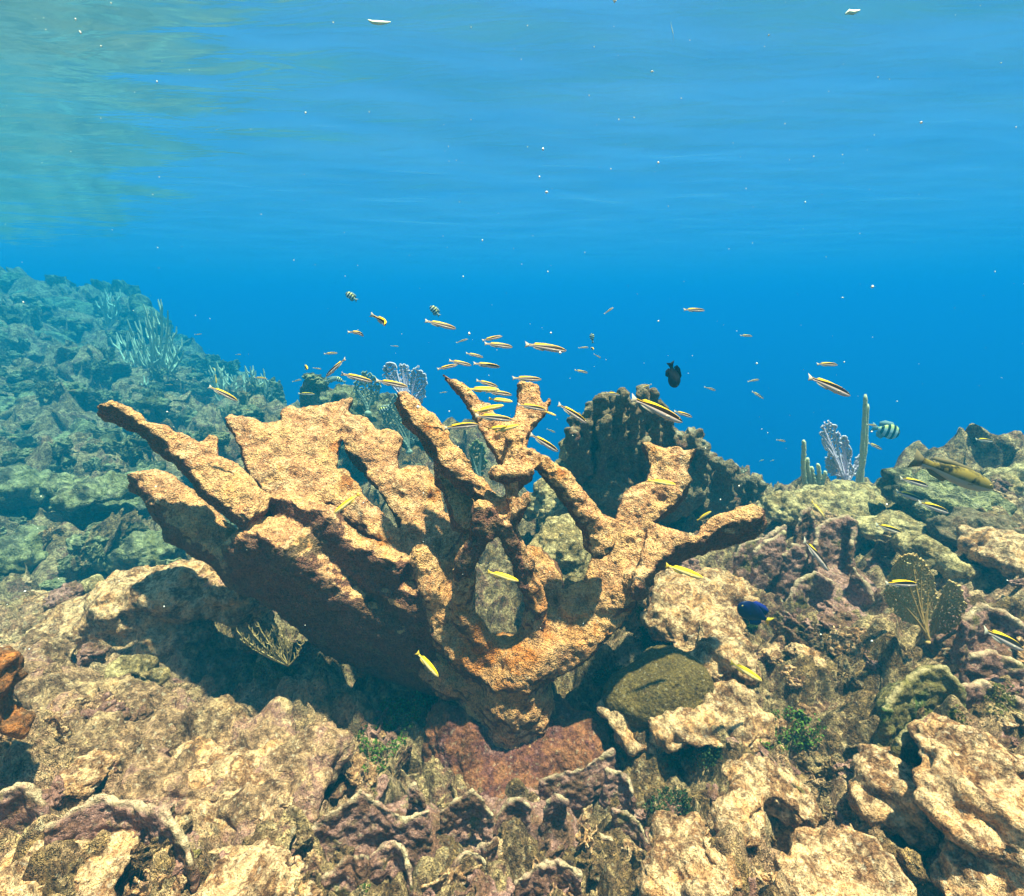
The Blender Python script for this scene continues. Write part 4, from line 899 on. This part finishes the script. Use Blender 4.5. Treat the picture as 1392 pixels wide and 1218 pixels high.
algae('green algae clump left of the elkhorn base below the lowest frond', 545,965,30,22, ALG, 560, 2.0, 3)
algae('dark green algae hanging between the frilled plates', 505,1165,16,34, ALG, 420, 2.4, 4)
algae('dark green algae patch in the right rubble below a yellow wrasse', 1068,985,48,28, ALG, 900, 2.2, 5)
algae('blackish green algae tuft beside the blue tang', 1000,838,28,24, ALD, 620, 2.0, 6)
algae('green algae sprigs on the sandy slope right of the elkhorn trunk', 888,858,28,16, ALD, 420, 1.9, 7)
algae('small green algae tuft touching the edge of the broad right frond', 868,832,7,12, ALG, 120, 1.8, 8)
algae('tiny green algae dot on the pale sandy slope', 932,806,8,5, ALG, 90, 1.5, 9)
algae('olive algae turf cushion beneath the low olive plate coral', 1262,985,44,38, ALO, 900, 2.4, 10)
algae('dark turf tuft hanging under the sandy slope beside the brain coral', 830,915,26,16, ALD, 380, 2.0, 11)
algae('dark algae turf around the hole right of the red pedestal', 935,1020,40,18, ALD, 520, 2.2, 12)
algae('green turf in the folds at the bottom right of the frilled plates', 905,1085,34,24, ALD, 520, 2.3, 13)
algae('olive turf tuft at the foot of the brown feathery gorgonian', 370,905,34,12, ALO, 420, 1.8, 14)
algae('green turf on the shaded rock by the right edge below the golden sea fan', 1340,940,34,20, ALO, 420, 2.2, 15)
# ------------------------------------------------------------------ fish
def fish_mat(name, kind):
    t = NT(name); v, u = t.attr('v'), t.attr('u'); t.b.inputs['Roughness'].default_value = .38; t.b.inputs['Specular IOR Level'].default_value = .15
    vn = t.math('MULTIPLY_ADD', v, .5, .5)
    if kind == 'wrasse':
        c = t.ramp(vn, [(0.0, (.55,.46,.44)), (.33, (.66,.53,.48)), (.36, (.14,.07,.04)), (.39, (.010,.006,.004)), (.83, (.010,.006,.003)), (.845, (.20,.11,.01)), (.865, (.90,.54,.003)), (.93, (.90,.55,.005)), (1.0, (.75,.45,.01))])
    elif kind == 'yellow':
        c = t.ramp(vn, [(0.0, (.80,.60,.30)), (.50, (.85,.62,.20)), (.56, (.16,.08,.01)), (.62, (.06,.03,.01)), (.67, (.80,.52,.01)), (1.0, (.86,.60,.015))])
    elif kind == 'sergeant':
        s = t.math('SINE', t.math('MULTIPLY_ADD', u, 34.0, 2.2)); bars = t.ramp(t.math('MULTIPLY_ADD', s, .5, .5), [(.38, (0.02,.03,.05)), (.55, (1, 1, 1))])
        body = t.ramp(vn, [(0, (.6,.66,.7)), (.6, (.62,.70,.66)), (.8, (.70,.68,.22))]); c = t.mix(1.0, body, bars, 'MULTIPLY')
    elif kind == 'mottled':
        n = t.noise(t.coord(), 9.0, 3, .6); d = t.ramp(n, [(.40, (.02,.018,.008)), (.55, (.26,.19,.04))])
        w = t.ramp(vn, [(.28, (1, 1, 1)), (.36, (0, 0, 0))]); c = t.mix(w, d, (.42,.40,.34,1))
    elif kind == 'black':
        c = t.ramp(t.noise(t.coord(), 6, 2), [(.3, (.008,.008,.010)), (.7, (.03,.03,.035))])
    elif kind == 'tang':
        c = t.ramp(t.noise(t.coord(), 6, 2), [(.3, (.003,.005,.03)), (.7, (.005,.011,.08))])
    elif kind == 'hazy':
        c = t.ramp(vn, [(0, (.40,.45,.42)), (.6, (.30,.36,.34)), (1, (.2,.24,.22))])
    t.l(c, t.b.inputs['Base Color']); return t.m
FM = {k: fish_mat(k + '_skin', k) for k in ('wrasse', 'yellow', 'sergeant', 'mottled', 'black', 'tang', 'hazy')}
FIN = {'wrasse': plain_mat('pale_fin', (.62,.58,.50), trans=.5), 'yellow': plain_mat('yellow_fin', (.75,.55,.08), trans=.5), 'sergeant': plain_mat('grey_fin', (.42,.5,.5), trans=.5), 'mottled': plain_mat('brown_fin', (.3,.25,.15), trans=.5),
       'black': plain_mat('black_fin', (.012,.012,.014)), 'tang': plain_mat('blue_fin', (.01,.02,.2)), 'hazy': plain_mat('hazy_fin', (.3,.34,.32), trans=.4)}
TANGTAIL = plain_mat('tang_tail', (.75,.55,.04)); BACKFIN = plain_mat('yellow_back_fin', (.80,.58,.03), trans=.3)
EYE = plain_mat('fish_eye', (.012,.010,.010), rough=.1); IRIS = plain_mat('fish_iris', (.55,.40,.12), rough=.3)
SHAPE = {  # half height, half width, depth of tail stalk, tail length
    'wrasse': (.094, .048, .032, .11), 'yellow': (.090, .046, .030, .11), 'mottled': (.108, .06, .045, .14), 'hazy': (.15, .06, .05, .16),
    'sergeant': (.26, .075, .06, .22), 'black': (.27, .08, .07, .20), 'tang': (.25, .07, .05, .17)}
def spine(bend, u):   # sideways curve of the body, head at +x
    return np.stack([(0.5 - u) * (1 - .25 * abs(bend)), bend * .28 * (2 * (u - .45)) ** 2 * np.where(u > .45, 1, .55), 0 * u], -1)
def body_mesh(kind, bend, n=26, m=16):
    H, Wd, ts, tl = SHAPE[kind]; u = np.linspace(0, 1 - tl, n); uu = u / (1 - tl)
    hh = H * np.power(np.sin(PI * np.clip(uu, 0, 1) ** .78), .75) * (1 - .25 * uu); hh = np.maximum(hh, ts * sstep(.5, 1, uu)); hh[0] = .004
    ww = Wd * np.power(np.sin(PI * np.clip(uu, 0, 1) ** .70), .8); ww = np.maximum(ww, .010 * sstep(.6, 1, uu)); ww[0] = .003
    sp = spine(bend, u); d = np.gradient(sp, axis=0); d /= np.linalg.norm(d, axis=1)[:, None]; side = np.stack([-d[:, 1], d[:, 0], 0 * u], -1)
    th = np.arange(m) * 2 * PI / m; V = []; av = []; au = []
    for i in range(n):
        for t in th:
            z = math.sin(t); V.append(sp[i] + side[i] * math.cos(t) * ww[i] + np.array([0, 0, z * hh[i] + (.10 * H * math.sin(PI * uu[i]) if kind in ('wrasse', 'yellow') else 0)])); av.append(z); au.append(u[i])
    Q = grid_quads(n, m, True)
    return np.array(V), Q, {'v': av, 'u': au}
def fin_mesh(outline, bend, y0=0.0, ysl=0.0, th=.0035):
    """thin solid fin; outline (u, z) in the middle plane of the body, y0 / ysl move and splay it sideways"""
    O = np.array(outline, float); c = O.mean(0); V = []; n = len(O)
    for sgn in (-1, 1):
        for (u, z) in [*O, c]:
            s = spine(bend, np.array([u]))[0]; k = .25 if not (u == c[0] and z == c[1]) else 1
            V.append(s + np.array([0, y0 + ysl * abs(z - O[0][1]) + sgn * th * k, z]))
    V = np.array(V); Q = []; b = n + 1
    for i in range(n):
        j = (i + 1) % n; Q.append([i, j, n, n]); Q.append([b + j, b + i, b + n, b + n]); Q.append([i, b + i, b + j, j])
    return V, Q
def tri_mesh(name, V, Q, mat, parent, scale=1):
    me = bpy.data.meshes.new(name); me.from_pydata([tuple(v) for v in V], [], [tuple(dict.fromkeys(q)) for q in Q]); me.materials.append(mat)
    for p in me.polygons: p.use_smooth = True
    o = bpy.data.objects.new(name, me); SC.collection.objects.link(o); o.parent = parent; return o
def ball(name, c, r, mat, parent, sy=.6):
    n, m = 7, 10; V = [np.array(c) + r * np.array([math.cos(a) * math.sin(b), sy * math.cos(b), math.sin(a) * math.sin(b)]) for b in np.linspace(.02, PI - .02, n) for a in np.arange(m) * 2 * PI / m]
    return mesh_np(name, np.array(V), grid_quads(n, m, True), mat, parent=parent)
NAMES = {'wrasse': 'wrasse', 'yellow': 'wrasse', 'sergeant': 'sergeant_fish', 'mottled': 'mottled_wrasse', 'black': 'damselfish', 'tang': 'tang', 'hazy': 'reef_fish'}
def make_fish(kind, bend=0.0, small=False):
    H, Wd, ts, tl = SHAPE[kind]; V, Q, A = body_mesh(kind, bend, 14 if small else 26, 10 if small else 16)
    tail = [(1 - tl - .02, 0), (1 - tl, ts), (1 - .01, ts + tl * .45), (1.0 - tl * .3, 0), (1 - .01, -ts - tl * .45), (1 - tl, -ts)]
    if small:
        Vt, Qt = fin_mesh(tail, bend); k = len(V)
        me = bpy.data.meshes.new(NAMES[kind]); me.from_pydata([tuple(v) for v in V] + [tuple(v) for v in Vt], [], [tuple(q) for q in Q.tolist()] + [tuple(dict.fromkeys([a + k for a in q])) for q in Qt])
        me.materials.append(FM[kind]); me.materials.append(FIN[kind])
        for i, p in enumerate(me.polygons): p.use_smooth = True; p.material_index = int(i >= len(Q))
        for an in ('v', 'u'):
            a = me.attributes.new(an, 'FLOAT', 'POINT'); a.data.foreach_set('value', np.array(list(A[an]) + [0] * len(Vt), np.float32))
        o = bpy.data.objects.new(NAMES[kind], me); SC.collection.objects.link(o); return o
    r = empty(NAMES[kind], (0, 0, 0)); mesh_np('body', V, Q, FM[kind], parent=r, attrs=A)
    tri_mesh('tail_fin', *fin_mesh(tail, bend), TANGTAIL if kind == 'tang' else FIN[kind], r)
    slim = kind in ('wrasse', 'yellow', 'mottled')
    if slim:
        tri_mesh('dorsal_fin', *fin_mesh([(.26, H * .80), (.32, H * 1.08), (.55, H * 1.12), (.74, H * .92), (.80, H * .5), (.6, H * .6)], bend), BACKFIN if kind != 'mottled' else FIN[kind], r)
        tri_mesh('anal_fin', *fin_mesh([(.50, -H * .60), (.56, -H * 1.05), (.72, -H * .85), (.80, -H * .4), (.65, -H * .3)], bend), FIN[kind], r)
    else:
        tri_mesh('dorsal_fin', *fin_mesh([(.22, H * .72), (.35, H * 1.15), (.62, H * 1.15), (.78, H * .85), (.76, H * .3), (.5, H * .6)], bend), FIN[kind], r)
        tri_mesh('anal_fin', *fin_mesh([(.45, -H * .72), (.55, -H * 1.12), (.72, -H * .95), (.78, -H * .5), (.74, -H * .2), (.6, -H * .4)], bend), FIN[kind], r)
    for s in (-1, 1):
        yb = spine(bend, np.array([.27]))[0][1]
        tri_mesh('pectoral_fin', *fin_mesh(([(.26, -.030), (.28, -.022), (.34, -.036), (.35, -.058), (.29, -.050)] if slim else [(.25, -.01), (.27, .012), (.37, -.02), (.38, -.055), (.30, -.045)]), bend, y0=s * Wd * .80, ysl=s * .45), FIN[kind], r)
        c = spine(bend, np.array([.085]))[0]; e = ball('eye', c + np.array([0, s * Wd * (.62 if slim else .55), H * .14]), .013 if slim else .022, IRIS, r); ball('pupil', c + np.array([0, s * (Wd * (.62 if slim else .55) + .006), H * .14]), .0085 if slim else .014, EYE, e)
    return r
PROTO = {}
def fish(kind, tail, head, Y, label, dy=0.0, bend=0.0, roll=0.0, small=None):
    """a fish whose tail and head are seen at two photo pixels, at distance Y (dy: head nearer or farther than the tail)"""
    Lp = math.hypot(head[0] - tail[0], head[1] - tail[1]); small = (Lp < 17) if small is None else small
    a = at(*tail, Y); b = at(*head, Y + dy); d = Vector(b - a); s = d.length; d.normalize()
    key = (kind, bend, small)
    if key not in PROTO: PROTO[key] = make_fish(kind, bend, small); o = PROTO[key]
    else: o = copy_tree(PROTO[key])
    up = Vector((0, .62 if kind in ('wrasse', 'yellow') else .1, 1)) if abs(d.z) < .8 else Vector((1, .2, 0)); y = up.cross(d); y.normalize(); z = d.cross(y)
    M = Matrix((d, y, z)).transposed().to_4x4() @ Matrix.Rotation(roll, 4, 'X')
    s *= (1 / (1 - .25 * abs(bend))) if bend else 1
    o.matrix_world = Matrix.Translation((Vector(a) + Vector(b)) / 2) @ M @ Matrix.Scale(s, 4)
    cat = {'sergeant': 'striped fish', 'black': 'damselfish', 'tang': 'blue fish', 'hazy': 'fish'}.get(kind, 'wrasse')
    tag(o, label, cat, 'small yellow striped wrasses schooling over the elkhorn coral' if kind in ('wrasse', 'yellow') else ('striped sergeant fish in the water' if kind == 'sergeant' else None))
    return o
W_ = [
 ((577,436),(620,447),.98,'large wrasse high above the straight frond, highest of the big ones left of centre'),
 ((713,468),(770,477),.92,'large wrasse with lowered fins swimming above the antler frond in open water'),
 ((655,463),(683,457),1.15,'curved wrasse tilted nose up, upper of a pair above the antler frond'),
 ((658,467),(697,472),1.10,'level wrasse just under the nose up one above the antler frond'),
 ((620,466),(636,461),2.2,'tiny faint wrasse left of the pair above the antler frond'),
 ((633,480),(657,486),1.5,'small wrasse alone between the upper pair and the row of three'),
 ((610,490),(641,497),1.15,'wrasse nose down, middle of the row of three over the antler tip'),
 ((643,494),(680,499),1.10,'level wrasse, right end of the row of three over the antler tip'),
 ((594,502),(622,496),1.12,'wrasse nose up touching the left antler tip'),
 ((696,514),(736,516),1.00,'wrasse lying level across the square top of the antler frond'),
 ((647,517),(677,526),1.02,'wrasse nose down, topmost of those crossing the left antler tine'),
 ((660,532),(696,537),1.04,'wrasse third from the top of those crossing the left antler tine'),
 ((645,565),(697,571),.95,'long wrasse crossing low over the fork of the antler frond'),
 ((603,582),(650,577),1.0,'wrasse between the straight frond and the antler frond, tail over the straight one'),
 ((703,550),(742,557),.98,'wrasse crossing the right tine of the antler frond'),
 ((758,549),(798,575),1.0,'wrasse diving to the right just beyond the right antler tine'),
 ((720,590),(759,614),1.02,'wrasse diving to the right below the antler frond'),
 ((470,487),(443,512),1.0,'wrasse diving steeply to the left above the rear fan'),
 ((463,508),(506,519),1.0,'wrasse nose down just right of the steep diving one'),
 ((510,517),(554,526),1.02,'wrasse touching the tip of the straight frond in front of the lilac sea fan'),
 ((283,525),(323,545),1.1,'wrasse diving right in front of the feathery gorgonian'),
 ((440,481),(459,480),2.0,'small wrasse above the steep diving one'),
 ((397,519),(410,516),3.0,'tiny greenish wrasse between the hazy reef and the steep diving one'),
 ((345,513),(363,515),2.3,'small wrasse in front of the hazy upright gorgonian plumes'),
 ((821,427),(834,418),2.0,'small curled wrasse alone, high right of the large open water wrasse'),
 ((929,421),(958,422),1.5,'level wrasse high above the black damselfish'),
 ((1006,456),(1023,457),2.4,'small level wrasse high to the right of the black damselfish'),
 ((781,503),(799,507),2.0,'small wrasse below the tight group right of the large wrasse'),
 ((786,473),(800,472),2.4,'tiny wrasse at the left of the tight group right of the large wrasse'),
 ((807,481),(817,487),2.6,'tiny wrasse at the lower right of the tight group'),
 ((1110,495),(1139,496),1.5,'level wrasse just above the long right hand diving wrasse'),
 ((1098,512),(1156,538),.85,'long wrasse diving right in open blue water at the right'),
 ((1016,519),(1032,516),2.4,'small faint wrasse, upper of the two right of the damselfish'),
 ((1022,532),(1038,542),2.3,'small faint wrasse, lower of the two right of the damselfish'),
 ((957,526),(973,531),2.4,'small pinkish wrasse just right of the black damselfish'),
 ((857,540),(928,574),.72,'biggest bright yellow backed wrasse in front of the finger coral'),
 ((916,559),(941,567),1.4,'wrasse half hidden behind the nose of the biggest wrasse'),
 ((824,534),(843,537),1.7,'small wrasse over the crest of the finger coral, left of the biggest wrasse'),
 ((886,522),(871,530),1.8,'thin small wrasse above the crest of the finger coral'),
 ((1055,598),(1068,600),2.6,'tiny yellow wrasse low in the blue gap left of the sea rods'),
 ((1180,602),(1199,611),2.0,'small wrasse beside the tall sea rod, below the striped fish'),
 ((1178,577),(1192,579),2.0,'tiny wrasse crossing the tall sea rod'),
 ((1326,597),(1350,600),1.9,'small wrasse near the right edge above the faint lilac fan'),
 ((1092,733),(1126,776),.95,'wrasse diving steeply over the twisted plate corals'),
 ((1203,793),(1247,794),.85,'level wrasse in front of the golden sea fan'),
 ((1337,856),(1391,883),.78,'wrasse nose down at the right edge among dark folds'),
 ((1223,650),(1262,661),1.3,'pale wrasse, upper of three below the mottled wrasse'),
 ((1218,668),(1254,681),1.3,'dark backed wrasse, middle of three below the mottled wrasse'),
 ((1248,683),(1290,697),1.25,'dark backed wrasse, lowest of three below the mottled wrasse'),
 ((1190,713),(1227,725),1.4,'faint thin wrasse over the dark hollow of the yellow lobed coral'),
 ((90,532),(104,530),3.2,'tiny wrasse over the dim slope near the left edge'),
 ((9,596),(22,594),3.0,'tiny pale wrasse at the left edge over dark reef'),
 ((425,500),(437,502),2.6,'tiny pale wrasse just left of the steep diving one'),
 ((264,455),(274,454),3.4,'tiny wrasse right of the large hazy gorgonian'),
 ((320,482),(328,482),3.6,'tiny pale wrasse in the blue above the upright gorgonian plumes'),
 ((225,523),(235,523),3.6,'tiny wrasse just right of the foot of the large hazy gorgonian'),
 ((341,542),(351,543),3.2,'tiny wrasse just above the small hazy sea fan'),
 ((329,557),(341,558),3.2,'tiny wrasse low behind the left lobe of the broad fan'),
 ((405,535),(428,536),2.9,'dull grey wrasse above the top of the broad fan'),
 ((532,470),(542,471),3.4,'tiny faint wrasse above the lilac sea fan'),
 ((598,534),(608,533),3.4,'tiny greenish wrasse between the straight frond and the antler tip'),
 ((743,583),(755,588),3.2,'tiny faint wrasse between the two diving ones by the antler frond'),
 ((1032,627),(1039,625),4.6,'tiny pale speck like wrasse low in the blue gap, left of its pair'),
 ((1047,627),(1053,625),4.6,'tiny pale speck like wrasse low in the blue gap, right of its pair'),
]
for t_, h_, Y_, lab in W_: fish('wrasse', t_, h_, Y_, lab, dy=.01)
for t_, h_, Y_, lab in [
 ((634,529),(679,530),.99,'bright yellow wrasse second from the top of those crossing the left antler tine'),
 ((664,542),(697,546),1.03,'bright yellow wrasse fourth from the top, nose past the left antler tine'),
 ((644,560),(685,551),1.0,'bright yellow wrasse nose up over the left antler tine'),
 ((662,583),(690,580),.98,'yellow wrasse, upper left of the touching pair in the fork of the antler frond'),
 ((672,587),(706,578),.96,'yellow wrasse, lower right of the touching pair in the fork of the antler frond'),
 ((740,559),(756,565),1.1,'small yellow wrasse poking out right of the right antler tine'),
 ((880,653),(919,659),.98,'wrasse lying across the neck of the broad right frond'),
 ((489,671),(454,698),.95,'yellow wrasse diving left over the dark notch between the broad and rear fans'),
 ((662,777),(705,790),.90,'wrasse crossing the hole between the two trunk limbs'),
 ((904,768),(956,786),.95,'wrasse nose down under the right elkhorn arm'),
 ((566,886),(596,920),.85,'wrasse diving steeply to the shaded foot of the trunk'),
 ((1103,681),(1121,703),1.3,'small yellow wrasse diving above the twisted plate corals'),
 ((992,900),(1036,926),.85,'yellow wrasse nose down over the rubble right of the brain coral'),
 ((947,708),(967,695),1.15,'small yellow wrasse tucked behind the right elkhorn arm'),
 ((293,509),(294,522),2.4,'tiny upright yellow wrasse above the one diving by the feathery gorgonian'),
 ((289,499),(293,504),3.0,'tiny yellow wrasse at the top of the feathery gorgonian')]:
    fish('yellow', t_, h_, Y_, lab, dy=-.01)
fish('wrasse', (477,449), (496,456), 1.25, 'curled wrasse turning sharply, lower of two above the rear fan', bend=.9, dy=.03)
fish('wrasse', (515,432), (527,443), 1.2, 'tightly curled wrasse, upper of two left of the large high one', bend=-.9, dy=-.05, small=False)
fish('wrasse', (414,497), (418,502), 1.9, 'tiny wrasse seen head on left of the steep diving one', dy=-.08, small=False)
fish('wrasse', (803,473), (807,475), 2.0, 'tiny wrasse seen head on in the middle of the tight group', dy=-.07)
fish('sergeant', (486,409), (470,398), 2.6, 'small striped fish highest at the left, above the curled wrasses')
fish('sergeant', (598,430), (585,416), 2.6, 'small striped fish above the large high wrasse, left of centre')
fish('sergeant', (1184,580), (1223,590), 3.2, 'pale blue striped fish right of the tall sea rod')
fish('sergeant', (806,467), (804,453), 2.7, 'small pale striped fish hanging upright over the tight group of wrasses')
fish('sergeant', (470,520), (456,514), 3.0, 'tiny striped fish over the pale knobs of the dark outcrop')
fish('sergeant', (530,552), (515,560), 2.6, 'small striped fish in front of the dark outcrop below the lilac sea fan')
fish('black', (911,491), (919,527), 1.5, 'black damselfish hanging nose down in blue water')
fish('tang', (1049,846), (1003,822), 1.12, 'deep blue tang half hidden in a dark crevice')
fish('mottled', (1238,622), (1350,664), 1.0, 'large mottled olive wrasse with a pale belly at the right')
fish('hazy', (440,519), (462,513), 3.3, 'dark small fish hovering left of the dark outcrop')

# drifting specks, and scraps of seagrass at the surface
def specks():
    rg = np.random.default_rng(5); V = []; Q = []
    base = np.array([[1,0,0],[-1,0,0],[0,1,0],[0,-1,0],[0,0,1],[0,0,-1]], float); T = [(0,2,4),(2,1,4),(1,3,4),(3,0,4),(2,0,5),(1,2,5),(3,1,5),(0,3,5)]
    for i in range(620):
        Y = rg.uniform(.5, 3.5); p = at(rg.uniform(-100, 1490), rg.uniform(-40, 900), Y); r = abs(rg.normal(0, .0008)) + .0005
        if p[2] > SURF_Z - .1: continue
        k = len(V); V += list(p + base * r * rg.uniform(.6, 1.5, 3)); Q += [[k + a, k + b, k + c] for a, b, c in T]
    o = mesh_np('drifting_specks', np.array(V), np.array(Q), plain_mat('plankton', (.8, .8, .75))); tag(o, 'pale plankton specks drifting through the water', 'plankton', kind='stuff')
specks()
def blade(label, pts, Y, w):
    P = L([(x, y, Y) for x, y in pts]); n = len(P); V = []
    for i, p in enumerate(P):
        r = R(w, Y) * (math.sin(PI * (i + .35) / (n - .3)))
        for d in ((0, 0, 1), (0, 1, 0), (0, 0, -1), (0, -1, 0)): V.append(p + np.array(d) * r * (1 if d[2] else .4))
    V = np.array(V); c = V.mean(0); o = mesh_np('seagrass_blade', V, grid_quads(n, 4, True), plain_mat('drifting_blade', (.70,.78,.62)), loc=c); tag(o, label, 'seagrass')
blade('curved pale scrap of seagrass drifting near the surface, left of centre', [(500,27),(506,30),(514,31),(522,31),(531,30)], 1.5, 2.2)
blade('short green white scrap of seagrass near the surface at the right', [(1149,19),(1154,16),(1160,17),(1169,14)], 1.5, 2.6)
blade('thin upright seagrass scrap hanging near the surface right of centre', [(912,30),(913,38),(915,46),(916,56)], 1.5, 1.2)
